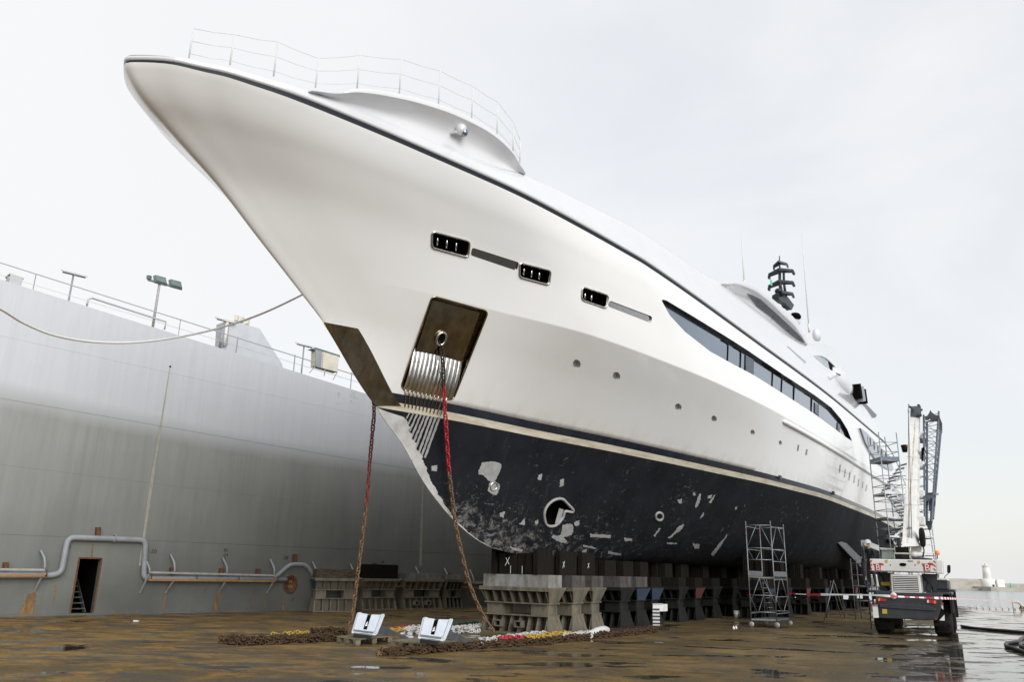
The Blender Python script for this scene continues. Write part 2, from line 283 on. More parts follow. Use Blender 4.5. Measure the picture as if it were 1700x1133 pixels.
# ------------------------------------------------------------------ mesh builder
class MB:
    def __init__(s): s.v = []; s.f = []; s.sm = []
    def add(s, vs, fs, smooth=False):
        o = len(s.v); s.v += [Vector(v) for v in vs]; s.f += [tuple(i+o for i in f) for f in fs]; s.sm += [smooth]*len(fs); return s
    def box(s, c, size, mat=None, taper=None):
        hx, hy, hz = size[0]/2, size[1]/2, size[2]/2; tx, ty = taper or (1, 1)
        vs = [(-hx, -hy, -hz), (hx, -hy, -hz), (hx, hy, -hz), (-hx, hy, -hz), (-hx*tx, -hy*ty, hz), (hx*tx, -hy*ty, hz), (hx*tx, hy*ty, hz), (-hx*tx, hy*ty, hz)]
        vs = [Vector(v) for v in vs]
        if mat: vs = [mat @ v for v in vs]
        c = Vector(c); vs = [v+c for v in vs]
        return s.add(vs, [(3, 2, 1, 0), (4, 5, 6, 7), (0, 1, 5, 4), (1, 2, 6, 5), (2, 3, 7, 6), (3, 0, 4, 7)])
    def bar(s, a, b, w, h=None, up=(0, 0, 1), w2=None, h2=None):
        a = Vector(a); b = Vector(b); h = h or w; w2 = w2 or w; h2 = h2 or h
        d = (b-a).normalized(); u = Vector(up)
        if abs(d.dot(u)) > .98: u = Vector((1, 0, 0))
        r = d.cross(u).normalized(); u = r.cross(d)
        vs = [a-r*w/2-u*h/2, a+r*w/2-u*h/2, a+r*w/2+u*h/2, a-r*w/2+u*h/2, b-r*w2/2-u*h2/2, b+r*w2/2-u*h2/2, b+r*w2/2+u*h2/2, b-r*w2/2+u*h2/2]
        return s.add(vs, [(0, 1, 2, 3), (7, 6, 5, 4), (0, 4, 5, 1), (1, 5, 6, 2), (2, 6, 7, 3), (3, 7, 4, 0)])
    def tube(s, pts, r, n=8, caps=True, closed=False):
        pts = [Vector(p) for p in pts]; k = len(pts); rs = r if isinstance(r, (list, tuple)) else [r]*k
        u = None; vs = []
        for i, p in enumerate(pts):
            if closed: d = (pts[(i+1) % k]-pts[i-1]).normalized()
            else: d = (pts[min(i+1, k-1)]-pts[max(i-1, 0)]).normalized()
            if u is None:
                u = Vector((0, 0, 1)) if abs(d.z) < .9 else Vector((1, 0, 0))
            u = (u-d*u.dot(d)).normalized(); w = d.cross(u)
            vs += [p+(u*math.cos(2*PI*j/n)+w*math.sin(2*PI*j/n))*rs[i] for j in range(n)]
        fs = []
        for i in range(k if closed else k-1):
            a = i*n; b = ((i+1) % k)*n
            fs += [(a+j, a+(j+1) % n, b+(j+1) % n, b+j) for j in range(n)]
        s.add(vs, fs, True)
        if caps and not closed:
            s.f += [tuple(len(s.v)-k*n+j for j in range(n))[::-1], tuple(len(s.v)-n+j for j in range(n))]; s.sm += [False, False]
        return s
    def lathe(s, prof, c=(0, 0, 0), axis=(0, 0, 1), n=20, smooth=True, ang=2*PI):
        ax = Vector(axis).normalized(); q = Vector((0, 0, 1)).rotation_difference(ax).to_matrix(); c = Vector(c)
        vs = []; full = ang > 6.28; m = n if full else n+1
        for r, z in prof:
            vs += [c + q @ Vector((r*math.cos(ang*j/n), r*math.sin(ang*j/n), z)) for j in range(m)]
        fs = []
        for i in range(len(prof)-1):
            for j in range(n): a, b = i*m+j, i*m+(j+1) % m; fs.append((a, b, b+m, a+m))
        s.add(vs, fs, smooth)
        if prof[0][0] > 1e-4 and full: s.f.append(tuple(len(s.v)-len(vs)+j for j in range(m))[::-1]); s.sm.append(False)
        if prof[-1][0] > 1e-4 and full: s.f.append(tuple(len(s.v)-m+j for j in range(m))); s.sm.append(False)
        return s
    def prism(s, poly, ex):           # polygon (3D points) extruded by vector ex
        n = len(poly); ex = Vector(ex); vs = [Vector(p) for p in poly]; vs += [p+ex for p in vs]
        nrm = sum(((vs[i]-vs[0]).cross(vs[(i+1) % n]-vs[0]) for i in range(n)), Vector())
        fs = [tuple(range(n))[::-1], tuple(range(n, 2*n))]+[(i, (i+1) % n, (i+1) % n+n, i+n) for i in range(n)]
        if nrm.dot(ex) < 0: fs = [f[::-1] for f in fs]
        return s.add(vs, fs)
    def build(s, name, mat, parent=None, local=False, bevel=0):
        inv = Matrix.Identity(4)
        if parent is not None and not local:
            inv = chainmat(parent).inverted()
        me = bpy.data.meshes.new(name); me.from_pydata([inv @ v for v in s.v], [], s.f)
        me.polygons.foreach_set('use_smooth', s.sm)
        for mm in (mat if isinstance(mat, list) else [mat]): me.materials.append(M[mm] if isinstance(mm, str) else mm)
        me.update(); o = bpy.data.objects.new(name, me); COL.objects.link(o)
        if parent is not None: o.parent = parent
        if bevel:
            b = o.modifiers.new('bevel', 'BEVEL'); b.width = bevel; b.segments = 2; b.limit_method = 'ANGLE'
        return o
def chainmat(o):
    m = Matrix.LocRotScale(o.location, o.rotation_euler, o.scale)
    return chainmat(o.parent) @ m if o.parent else m
def tag(o, label=None, cat=None, group=None, kind=None):
    for k, v in (('label', label), ('category', cat), ('group', group), ('kind', kind)):
        if v: o[k] = v
    return o
def thing(name, label, cat, loc=(0, 0, 0), rz=0, group=None):
    o = bpy.data.objects.new(name, None); COL.objects.link(o); o.empty_display_size = .3
    o.location = loc; o.rotation_euler = (0, 0, rz); return tag(o, label, cat, group)
def copy_tree(o, parent=None):
    c = o.copy(); COL.objects.link(c); c.parent = parent
    for ch in [k for k in o.children]: copy_tree(ch, c)
    return c
def smooth_angle(me, ang=30):
    bm = bmesh.new(); bm.from_mesh(me)
    for f in bm.faces: f.smooth = True
    for e in bm.edges:
        e.smooth = not (len(e.link_faces) != 2 or e.calc_face_angle(3) > math.radians(ang))
    bm.to_mesh(me); bm.free()
def text_mb(txt, P, right, up, size, depth=.004):
    cu = bpy.data.curves.new('lettering', 'FONT'); cu.body = txt; cu.size = size; cu.align_x = 'CENTER'; cu.align_y = 'CENTER'; cu.extrude = depth
    cu.resolution_u = 2
    o = bpy.data.objects.new('lettering', cu); COL.objects.link(o)
    me = bpy.data.meshes.new_from_object(o); vs = [v.co.copy() for v in me.vertices]; fs = [tuple(p.vertices) for p in me.polygons]
    COL.objects.unlink(o); bpy.data.objects.remove(o); bpy.data.meshes.remove(me)
    right = Vector(right).normalized(); up = Vector(up).normalized(); n = right.cross(up); P = Vector(P)
    mb = MB(); mb.add([P+right*v.x+up*v.y+n*v.z for v in vs], fs); return mb
def pchip(xs, ys):
    n = len(xs); h = [xs[i+1]-xs[i] for i in range(n-1)]; d = [(ys[i+1]-ys[i])/h[i] for i in range(n-1)]
    m = [d[0]]+[0 if d[i-1]*d[i] <= 0 else 2*d[i-1]*d[i]/(d[i-1]+d[i]) for i in range(1, n-1)]+[d[-1]]
    def f(x):
        if x <= xs[0]: return ys[0]
        if x >= xs[-1]: return ys[-1]
        i = 0
        while x > xs[i+1]: i += 1
        t = (x-xs[i])/h[i]
        return (2*t**3-3*t*t+1)*ys[i]+(t**3-2*t*t+t)*h[i]*m[i]+(-2*t**3+3*t*t)*ys[i+1]+(t**3-t*t)*h[i]*m[i+1]
    return f
def spline(pts, k=8):
    P = [Vector(p) for p in pts]; out = []
    for i in range(len(P)-1):
        a, b, c, d = P[max(i-1, 0)], P[i], P[i+1], P[min(i+2, len(P)-1)]
        for j in range(k):
            t = j/k; out.append(.5*((2*b)+(c-a)*t+(2*a-5*b+4*c-d)*t*t+(-a+3*b-3*c+d)*t**3))
    out.append(P[-1]); return out

# ================================================================== SETTING
def struct(o, label=None): return tag(o, label, None, None, 'structure')
YA = math.radians(33.3); B0 = Vector((.17, 24.0, 0))
YD = Vector((math.sin(YA), math.cos(YA), 0)); YN = Vector((YD.y, -YD.x, 0))
def yw(t, s, z): return B0+YN*t+YD*s+Vector((0, 0, z))
e1, e2 = gnd(1600, 1008), gnd(1700, 1013)
ed = (e2-e1).normalized(); e3 = e2+ed*60; e0 = e1-ed*2.5
fl = [e3, e2, e1, e0, e0+YD*8, yw(-60, 52, 0)-YN*10, Vector((-90, 60, 0)), Vector((-90, -60, 0)), Vector((90, -60, 0)), Vector((e3.x+30, e3.y-10, 0))]
mb = MB(); mb.prism([p.copy() for p in fl], (0, 0, -1.6)); fo = mb.build('ground', 'floor'); struct(fo, 'rust brown wet dock floor with dark puddles')
mb = MB(); S = 9000; mb.add([(-S, -S, -2.5), (S, -S, -2.5), (S, S, -2.5), (-S, S, -2.5)], [(0, 1, 2, 3)]); struct(mb.build('water', 'sea'), 'pale grey harbour water')

# far breakwater with its lighthouse
def at_far(x, D): d = ray(x, 968); v = Vector((d.x, d.y, 0)).normalized(); return v*D/ max(.2, (v.dot(Vector((0, 1, 0)))))
def fz(y, x, D):
    P = at_far(x, D); lo, hi = -10, 80
    for _ in range(40):
        mid = (lo+hi)/2
        if proj(Vector((P.x, P.y, mid)))[1] > y: lo = mid
        else: hi = mid
    return lo
BD = 470
pA, pB = at_far(1455, BD), at_far(1634, BD); pC = at_far(1720, BD*1.5)
wall_top = fz(961.5, 1600, BD)
bw = thing('breakwater', 'long pale stone breakwater wall across the harbour left of the lighthouse', 'breakwater', (pA.x, pA.y, -2.5))
def longwall(a, b, z0, z1, th, name, mat, parent):
    a = Vector((a.x, a.y, 0)); b = Vector((b.x, b.y, 0)); d = (b-a).normalized(); n = Vector((-d.y, d.x, 0))
    if n.y < 0: n = -n
    m_ = MB(); m_.prism([a+Vector((0, 0, z0)), b+Vector((0, 0, z0)), b+n*th+Vector((0, 0, z0)), a+n*th+Vector((0, 0, z0))], (0, 0, z1-z0)); return m_.build(name, mat, parent)
longwall(pA, pB, -3, wall_top*.82, 9, 'wall_base', 'stone', bw)
longwall(pA+Vector((0, 1.5, 0)), pB+Vector((0, 1.5, 0)), wall_top*.82, wall_top, 5, 'parapet', 'stone', bw)
longwall(pA-Vector((0, 7, 0)), pB-Vector((0, 7, 0)), -3, -1.6, 7, 'footing', 'stone', bw)
b2 = thing('breakwater', 'low grey far breakwater running right behind the lighthouse', 'breakwater', (pB.x, pB.y+40, -2.5))
longwall(at_far(1630, BD*1.3), pC*1.15, -3, fz(969.5, 1670, BD*1.3), 9, 'wall_base', 'stone', b2)
lt = thing('lighthouse', 'white round lighthouse tower with a broad base block at the end of the breakwater', 'lighthouse', (at_far(1640, BD).x, at_far(1640, BD).y, 0))
lp = at_far(1640, BD); pxm = BD/FPX*1.02
z = lambda y: fz(y, 1640, BD)
mb = MB(); mb.lathe([(6.2*pxm, z(962)), (5.2*pxm, z(945)), (4.9*pxm, z(941)), (6*pxm, z(940.6)), (6*pxm, z(939.8)), (4.2*pxm, z(939.7))], (lp.x, lp.y, 0), n=20); mb.build('tower', 'lwhite', lt)
mb = MB(); mb.lathe([(2.2*pxm, z(940.5)), (2.2*pxm, z(937.5)), (.3*pxm, z(936))], (lp.x, lp.y, 0), n=12); mb.build('lantern', 'cream', lt)
mb = MB(); lb = at_far(1641, BD); mb.lathe([(11*pxm, -2), (9.5*pxm, z(967)), (9.3*pxm, z(962)), (1, z(961.8))], (lb.x, lb.y, 0), n=16); mb.build('base', 'lwhite', lt)
mb = MB(); lb2 = at_far(1655, BD); mb.box((lb2.x, lb2.y, (z(963)-2)/2), (11*pxm, 8, z(963)+2)); mb.build('annex', 'lwhite', lt)
mb = MB(); mb.box((lb.x+.4, lb.y-10.6*pxm, z(973.5)), (1.6*pxm, 1.2, 4.4*pxm)); mb.build('door', 'cdark', lt)
mb = MB(); lq = at_far(1642, BD); mb.box((lq.x, lq.y-6, -1.6), (27*pxm*1.9, 22, 2.4)); mb.build('quay', 'stone', lt)
lg = at_far(1668.5, BD); gl = thing('harbour_light', 'small green harbour light pillar on the quay right of the lighthouse', 'harbour light', (lg.x, lg.y-5, -1))
mb = MB(); mb.lathe([(1.9*pxm, -1), (1.7*pxm, z(973)), (.9*pxm, z(971.5)), (.6*pxm, z(968))], (lg.x, lg.y-5, 0), n=12)
M['lgreen'] = newmat('light_green', (.05, .42, .26), .6); mb.build('pillar', 'lgreen', gl)

# ------------------------------------------------------------------ dock side wall on the left
W0, W1 = gnd(0, 1024.7), gnd(511, 1014.6)
WD = (W1-W0).normalized(); WN = Vector((WD.y, -WD.x, 0))          # WN points towards the camera side
WROT = math.atan2(WD.y, WD.x)
def wp(a, z, o=0): return W0+WD*a+WN*o+Vector((0, 0, z))
def wpx(x, y, o=0): P = onplane(x, y, W0+WN*o, WN); return P
def wa(x, y, o=0): P = wpx(x, y, o); return (P-W0).dot(WD), P.z
def ztop(a): return 10.36-.0865*a
dw = thing('dock_wall', 'tall grey steel dock side wall with rust streaks, a doorway and pipes', 'dock wall', tuple(W0), WROT)
AL, AR = -14.0, 24.0
dx0, dz1 = wa(131, 930)[0], 1.80; dx1 = wa(168.5, 931)[0]
seams = [0.0, 2.45, 4.55, 6.62, 8.62]
def wallplate(a0, a1, z0f, z1f, name='plate', o=0, th=.25, mat='wall'):
    mb = MB(); n = 1
    p = [wp(a0, z0f(a0), o), wp(a1, z0f(a1), o), wp(a1, z1f(a1), o), wp(a0, z1f(a0), o)]
    mb.prism(p, -WN*th); return mb.build(name, mat, dw, bevel=.004)
sl_ = lambda zz: (lambda a: zz-.03*a if zz > 3 else zz)
g_ = .003
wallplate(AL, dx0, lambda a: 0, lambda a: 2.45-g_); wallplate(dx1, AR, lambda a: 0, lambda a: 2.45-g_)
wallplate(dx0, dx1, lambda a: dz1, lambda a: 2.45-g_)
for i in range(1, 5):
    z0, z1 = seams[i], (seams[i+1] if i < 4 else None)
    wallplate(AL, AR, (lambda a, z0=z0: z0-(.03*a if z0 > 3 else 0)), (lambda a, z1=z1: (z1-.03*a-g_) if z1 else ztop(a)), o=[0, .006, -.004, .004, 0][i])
# core behind the plates with the door passage left open
mb = MB()
for a0, a1, zb in ((AL, dx0-.02, 0), (dx1+.02, AR, 0)):
    mb.prism([wp(a0, zb, -.2), wp(a1, zb, -.2), wp(a1, ztop(a1)-.03, -.2), wp(a0, ztop(a0)-.03, -.2)], -WN*4)
mb.prism([wp(dx0-.02, dz1+.05, -.22), wp(dx1+.02, dz1+.05, -.22), wp(dx1+.02, ztop(3)-.1, -.22), wp(dx0-.02, ztop(3)-.1, -.22)], -WN*3.9)
mb.prism([wp(dx0-.02, 0, -3.0), wp(dx1+.02, 0, -3.0), wp(dx1+.02, dz1+.05, -3.0), wp(dx0-.02, dz1+.05, -3.0)], -WN*1)
mb.build('wall_core', 'hole', dw)
mb = MB(); fr = .035
for a, b in (((dx0, .02), (dx0, dz1)), ((dx1, .02), (dx1, dz1)), ((dx0, dz1), (dx1, dz1))): mb.bar(wp(a[0], a[1], .0), wp(b[0], b[1], .0), .05, .03, WN)
mb.build('door_frame', 'rust', dw)
st = mb = MB()
for k in range(6):
    mb.box(wp(dx0+.27, .18+.17*k, -.45-.22*k), (.55, .10, .035), Matrix.Rotation(WROT, 3, 'Z'))
mb.bar(wp(dx0+.56, .02, -.3), wp(dx0+.56, 1.5, -2.1), .03, .16, WN); mb.build('stair', 'tubed', dw)
# pipe
def wpipe(pts, r, name='pipe', mat='pipe', o=.16, k=5):
    mb = MB(); P = [wpx(x, y, o) for x, y in pts]; Q = []
    for i, p in enumerate(P):
        if 0 < i < len(P)-1:
            a = (P[i-1]-p); b = (P[i+1]-p); ra = min(.22, a.length*.45, b.length*.45); p0 = p+a.normalized()*ra; p1 = p+b.normalized()*ra
            Q += [p0.lerp(p, t).lerp(p.lerp(p1, t), t) for t in [j/k for j in range(k+1)]]
        else: Q.append(p)
    mb.tube(Q, r, 12); return mb.build(name, mat, dw)
wpipe([(-200, 956), (75, 956.8), (101.5, 953.5), (113, 893), (242, 897.5), (238.5, 962), (475, 963.5)], .095)
wpipe([(455, 961), (482, 937.5), (508, 938.5), (524, 961), (830, 971)], .085)
for x, y in ((190, 895),): pass
mb = MB(); mb.tube([wpx(190, 895, .16)+WD*.0+(WD*0+Vector((0, 0, 1))*math.cos(t)*.125+WN*math.sin(t)*.125) for t in [2*PI*j/16 for j in range(16)]], .02, 6, closed=True); mb.build('pipe_clamp', 'pipe', dw)
# walkway rails, upper pale and lower orange
def wrail(x0, y0, x1, y1, r, mat, name, o=.42): mb = MB(); mb.bar(wpx(x0, y0, o), wpx(x1, y1, o), r*1.2, r*2); mb.build(name, mat, dw)
for (a, b) in (((-200, 942, 74, 947)), ((247, 951, 457, 956.5)), ((786, 966, 850, 968))) if 0 else ((( -200, 943.5), (74, 947)), ((247, 951), (457, 956.3)), ((525, 959), (850, 968.5))):
    wrail(*a, *b, .032, 'rail', 'upper_rail')
    wrail(a[0], a[1]+12.5, b[0], b[1]+9.5, .034, 'orail', 'lower_rail')
    mb = MB()
    p0, p1 = wpx(*a, .2), wpx(*b, .2); q0, q1 = wpx(a[0], a[1]+12, .2), wpx(b[0], b[1]+9.5, .2)
    n = max(2, int((p1-p0).length/1.5))
    for i in range(n+1):
        t = i/n; mb.bar(p0.lerp(p1, t)+WN*.22, q0.lerp(q1, t)+WN*.22, .03); mb.bar(q0.lerp(q1, t)-WN*.2, q0.lerp(q1, t)+WN*.22, .04)
    mb.build('rail_bracket', 'rust', dw)
# curved davit-like brackets and their rusty struts
for x, yt, yb in ((68, 915, 945), (242, 930, 951), (283.5, 922, 951), (370.5, 928, 953), (449, 930, 956), (519, 934, 957), (582, 938, 960), (639, 940, 962), (690, 942, 964), (738, 945, 965), (780, 947, 967), (820, 949, 968)):
    mb = MB(); P = [wpx(x, yt, .04), wpx(x+.8, yt+2, .16), wpx(x+6, yt+14, .40), wpx(x+6.5, yb, .42)]; mb.tube(spline(P, 4), .036, 8); mb.build('bracket', 'pipe', dw)
for x, y0, xe, ye in ((72, 952, 56, 984), (247, 955, 232, 985), (288, 965, 275, 985), (373, 968, 363, 985), (455, 965, 443, 985)):
    mb = MB(); mb.bar(wpx(x, y0, .42), wpx(xe, ye, .02), .045); mb.build('strut', 'rail', dw)
for x, y0, y1 in ((163, 876, 892), (10, 934, 944), (286, 943, 953), (368, 944, 954), (429, 945, 955), (490, 921, 935), (622, 936, 940), (746, 953, 960)):
    mb = MB(); mb.bar(wpx(x, y0, .10), wpx(x-1, y1, .10), .14, .16, WN); mb.build('stub', 'rust', dw)
# emblem, rusty oval plate with numerals
mb = MB(); c = wpx(482, 971, .01); mb.lathe([(.30, 0), (.30, .03), (.245, .045), (.24, .02), (0.001, .018)], c, WN, 32)
for v in mb.v: v.z = c.z+(v.z-c.z)*1.18
mb.build('emblem', 'rust', dw)
M['oldgold'] = worn('old_gold_relief', (.38, .27, .08), (.22, .14, .05), .6, 9, bump=.3)
cl = text_mb('M\n100', wpx(482, 971, .035), WD, (0, 0, 1), .17, .008); cl.build('relief_lettering', 'oldgold', dw)
text_mb('\u2013K', wpx(485, 996.5, .008), WD, (0, 0, 1), .17).build('lettering', 'rust', dw)
M['ink'] = newmat('stencil_black', (.03, .03, .03), .8)
for tx, x, y, s in (('-20', 254, 916.5, .20), ('PS\n-24\nC', 374, 922.5, .17), ('-28', 474, 927, .20), ('-32', 635, 934, .12), ('-36', 766, 940, .12), ('PS', 114, 908, .13)):
    text_mb(tx, wpx(x, y, .005), WD, (0, 0, 1), s).build('lettering', 'ink', dw)
M['faded'] = newmat('faded_paint', (.50, .51, .53), .7)
for tx, x, y, s in (('9\n-', 562, 663, .36), ('0L', 588, 656, .42), ('^', 583, 669, .40)):
    text_mb(tx, wpx(x, y, .012), WD, (0, 0, 1), s).build('faded_lettering', 'faded', dw)
# long pale runoff streaks and rust runs: thin dried deposits with their own shape
M['streak'] = worn('mineral_streak', (.37, .36, .29), (.29, .29, .24), .6, 5, bump=0)
M['rstreak'] = worn('rust_streak', (.28, .155, .055), (.15, .085, .035), .75, 5, .35, .6, bump=.1, c=(.09, .05, .03), clo=.5, stretch=(2.5, 2.5, .6))
def streak(x, y0, x1, y1, w0, w1, mat, name, o=.011):
    a, b = wpx(x, y0, o), wpx(x1, y1, o); mb = MB(); n = 14; L_ = []; R_ = []
    for i in range(n+1):
        t = i/n; c = a.lerp(b, t); w = (w0+(w1-w0)*t)*(1+.09*math.sin(i*2.1+x)+random.uniform(-.06, .06))*.5
        L_.append(c-WD*w); R_.append(c+WD*w)
    vs = L_+R_; mb.add(vs, [(i, i+n+1, i+n+2, i+1) for i in range(n)]); return mb.build(name, mat, dw)
streak(282, 612, 252, 800, .03, .11, 'streak', 'runoff_streak'); streak(252, 800, 232, 940, .11, .07, 'streak', 'runoff_streak', .009)
streak(702, 800, 698, 940, .10, .16, 'streak', 'runoff_streak')
mb = MB(); mb.lathe([(.035, 0), (.035, .02), (0, .021)], wpx(282.5, 609, .0), WN, 10); mb.build('drain_hole', 'hole', dw)
for a in ((54, 986, 43, 1023, .22, .42), (276, 984, 269, 1020, .05, .07), (363, 985, 356, 1019, .12, .16), (443, 984, 438, 1018, .03, .02), (345, 972, 339, 985, .03, .02), (422, 975, 418, 1010, .03, .02), (472, 994, 470, 1014, .06, .12), (154, 904, 152, 928, .05, .03), (92, 972, 89, 1005, .05, .02), (410, 1006, 409, 1016, .04, .03), (0, 966, -4, 985, .06, .04)):
    streak(*a[:4], a[4], a[5], 'rstreak', 'rust_streak')
mb = MB()
rr_ = random.Random(3)
for i in range(26):
    x = rr_.choice([rr_.uniform(0, 540), rr_.uniform(340, 450)]); P = wpx(x, 1024.7-.0172*x-rr_.uniform(1, 4), .006); w = rr_.uniform(.03, .12)
    n = 7; mb.add([P+WD*w*math.cos(2*PI*k/n)*rr_.uniform(.6, 1.2)+Vector((0, 0, 1))*w*.6*math.sin(2*PI*k/n)*rr_.uniform(.6, 1.2) for k in range(n)], [tuple(range(n))])
mb.build('rust_spots', 'rstreak', dw); 
# low sill along the foot
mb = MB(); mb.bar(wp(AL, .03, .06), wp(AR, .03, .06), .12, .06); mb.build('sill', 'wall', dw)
# top railing of the wall
mb = MB(); p0, p1 = wa(0, 436, -.3), wa(700, 652, -.3)
def wtop(a): return ztop(a)
def arail(h0, h1): pass
rl0 = wpx(0, 436, -.3); rl1 = wpx(690, 655, -.3)
ext = (rl0-rl1).normalized(); mb = MB(); mb.tube([rl0+ext*9, rl0, rl1], .022, 6); mb.build('handrail', 'wallup', dw)
r20 = wpx(0, 456, -.3); r21 = wpx(690, 664, -.3); mb = MB(); mb.tube([r20+ext*9, r20, r21], .010, 6); mb.build('lower_handrail', 'plain', dw)
for x in (-60, 395, 490, 584, 660, 60, 300):
    a = wa(x, 436+x*.313, -.3)[0]; zr = 436+x*.313
    P = wpx(x, zr, -.3); mb = MB(); mb.bar(Vector((P.x, P.y, ztop(a))), P, .035 if x not in (60, 300) else .02); mb.build('railing_post', 'pipe', dw)
mb = MB(); mb.tube([wpx(144, 508, -.6), wpx(146.5, 497.5, -.6), wpx(153, 495, -.6), wpx(276, 535, -.6), wpx(273, 547, -.6)], .035, 8); mb.build('hoop_rail', 'wallup', dw)
# lamps and boxes standing on the wall
def onwall(x, y, back): return wpx(x, y, -back)
def lamp(x, y, ytop, back, label, big):
    P = onwall(x, y, back); 
    base = Vector((P.x, P.y, min(P.z, ztop((P-W0).dot(WD)))))
    zt = base.z
    while proj(Vector((base.x, base.y, zt)))[1] > ytop: zt += .02
    t = thing('floodlight_mast', label, 'floodlight', tuple(base)); top = Vector((base.x, base.y, zt))
    r = .05 if big else .035
    mb = MB(); mb.tube([base, top], r, 8); mb.build('pole', 'pipe' if not big else 'rail', t)
    if big:
        mb = MB(); mb.bar(top-WD*.45, top+WD*.75, .07); mb.build('crossbar', 'lampgrey', t)
        for k, dx in enumerate((.02, .62)):
            c_ = top+WD*dx+Vector((0, 0, .12)); R = Matrix.Rotation(WROT, 3, 'Z') @ Matrix.Rotation(math.radians(55), 3, 'X')
            mb = MB(); mb.box(c_, (.50, .42, .12), R, (.8, .8)); h = mb.build('lamp_head', 'lampgrey', t)
            mb = MB(); mb.box(c_-(R @ Vector((0, 0, .075))), (.43, .35, .03), R); mb.build('lens', 'lampglass', h)
        mb = MB(); mb.box(top-WD*.42+Vector((0, 0, .1)), (.14, .14, .14)); mb.build('junction_box', 'lampgrey', t)
    else:
        mb = MB(); mb.bar(top-WD*.38, top+WD*.42, .045); mb.build('crossbar', 'plain', t)
        for dx in (-.2, .25):
            R = Matrix.Rotation(WROT, 3, 'Z') @ Matrix.Rotation(math.radians(20), 3, 'X')
            mb = MB(); mb.box(top+WD*dx+Vector((0, 0, .06)), (.42, .26, .05), R); mb.build('lamp_head', 'plain', t)
lamp(254, 541, 470, .8, 'tall dock floodlight mast with two green-grey lamp heads above the left wall', True)
lamp(113.5, 502, 457, 2.0, 'thin pale floodlight mast between the grey box and the twin floodlight', False)
lamp(368, 577, 534, 2.5, 'stout mast with a cluster of pale lamps left of the grey deckhouse on the wall', False)
lamp(501, 613, 575, 2.2, 'small pale floodlight mast left of the cream cabinet on the wall', False)
def wallbox(x0, y0, x1, y1, back, th, name, label, cat, mat):
    a, b = onwall(x0, y1, back), onwall(x1, y1, back); zt = onwall(x0, y0, back).z
    t = thing(name, label, cat, (a.x, a.y, min(a.z, b.z)))
    return t, a, b, zt
# grey box far left
t, a, b, zt = wallbox(14, 455, 36, 473, .8, .5, 'junction_cabinet', 'small grey steel cabinet on top of the wall at the far left', 'cabinet', 'pipe')
mb = MB(); b.z = a.z-.05; a.z -= .05; mb.prism([a, b, Vector((b.x, b.y, zt-.05)), Vector((a.x, a.y, zt))], -WN*.5); mb.build('body', 'wallup', t); mb = MB(); mb.prism([Vector((a.x, a.y, zt))-WD*.03, Vector((b.x, b.y, zt-.05))+WD*.03, Vector((b.x, b.y, zt))+WD*.03, Vector((a.x, a.y, zt+.05))-WD*.03], -WN*.55+WN*.0); mb.build('lid', 'cream', t)
# trapezoid deckhouse
t = thing('deckhouse', 'grey steel trunk with a sloping end on top of the wall behind the railing', 'deckhouse', tuple(onwall(380, 580, 2.5)))
pts = [onwall(365, 600, 2.6), onwall(470, 612, 2.6), onwall(468, 604, 2.6), onwall(431, 546, 2.6), onwall(381, 531, 2.6), onwall(378, 575, 2.6)]
mb = MB(); mb.prism(pts, -WN*1.2); mb.build('body', 'wallup', t)
mb = MB()
for k in range(3): p = onwall(392+k*9, 533+k*3, 2.7); mb.box(p+Vector((0, 0, .12)), (.16, .16, .24))
mb.build('vent', 'cream', t)
t = thing('mast', 'white stub mast with small deck fittings beside the grey trunk', 'mast', tuple(onwall(373, 572, 1.2)))
mb = MB(); P = onwall(372, 576, 1.2); mb.tube([P, P+Vector((0, 0, 1.05))], .07, 8); mb.build('post', 'plain', t); mb = MB(); mb.tube([P-WD*.18-Vector((0, 0, .1)), P+Vector((0, 0, .75))-WD*.14], .05, 8); mb.build('side_pipe', 'pipe', t)
mb = MB(); mb.box(P+Vector((0, 0, 1.09)), (.35, .16, .06), Matrix.Rotation(WROT, 3, 'Z')); mb.build('cap', 'cream', t)
# cream cabinet
t = thing('electrical_cabinet', 'cream electrical cabinet with small canopy on the wall railing beside the yacht bow', 'cabinet', tuple(onwall(525, 612, .2)))
q = [onwall(523, 608, .1), onwall(560.5, 618.5, .1), onwall(563, 592, .1), onwall(524, 579.5, .1)]
mb = MB(); mb.prism(q, -WN*.35); mb.build('body', 'cream', t, bevel=.01)
mb = MB(); q = [onwall(523.3, 608.6, .06), onwall(533.5, 611.4, .06), onwall(534.5, 583.8, .06), onwall(524, 580.5, .06)]; mb.prism(q, -WN*.03); mb.build('side_panel', 'pipe', t)
mb = MB(); q = [onwall(535.5, 611.6, .06), onwall(560, 618, .06), onwall(562, 592.5, .06), onwall(536.5, 584.5, .06)]; mb.prism(q, -WN*.03); mb.build('door', 'cream', t)
mb = MB(); q = [onwall(516, 580, .1), onwall(525, 582, .1), onwall(565, 593, .1), onwall(564, 590, .1), onwall(524, 577, .1)]; mb.prism(q, -WN*.4+WN*.12); mb.build('canopy', 'lampgrey', t)
mb = MB()
for xx, yy, xe, ye in ((524, 608, 514, 619), (560, 618, 553, 631), (540, 613, 538, 625)): mb.bar(onwall(xx, yy, .1), onwall(xe, ye, .15), .035)
mb.build('support_leg', 'rail', t)

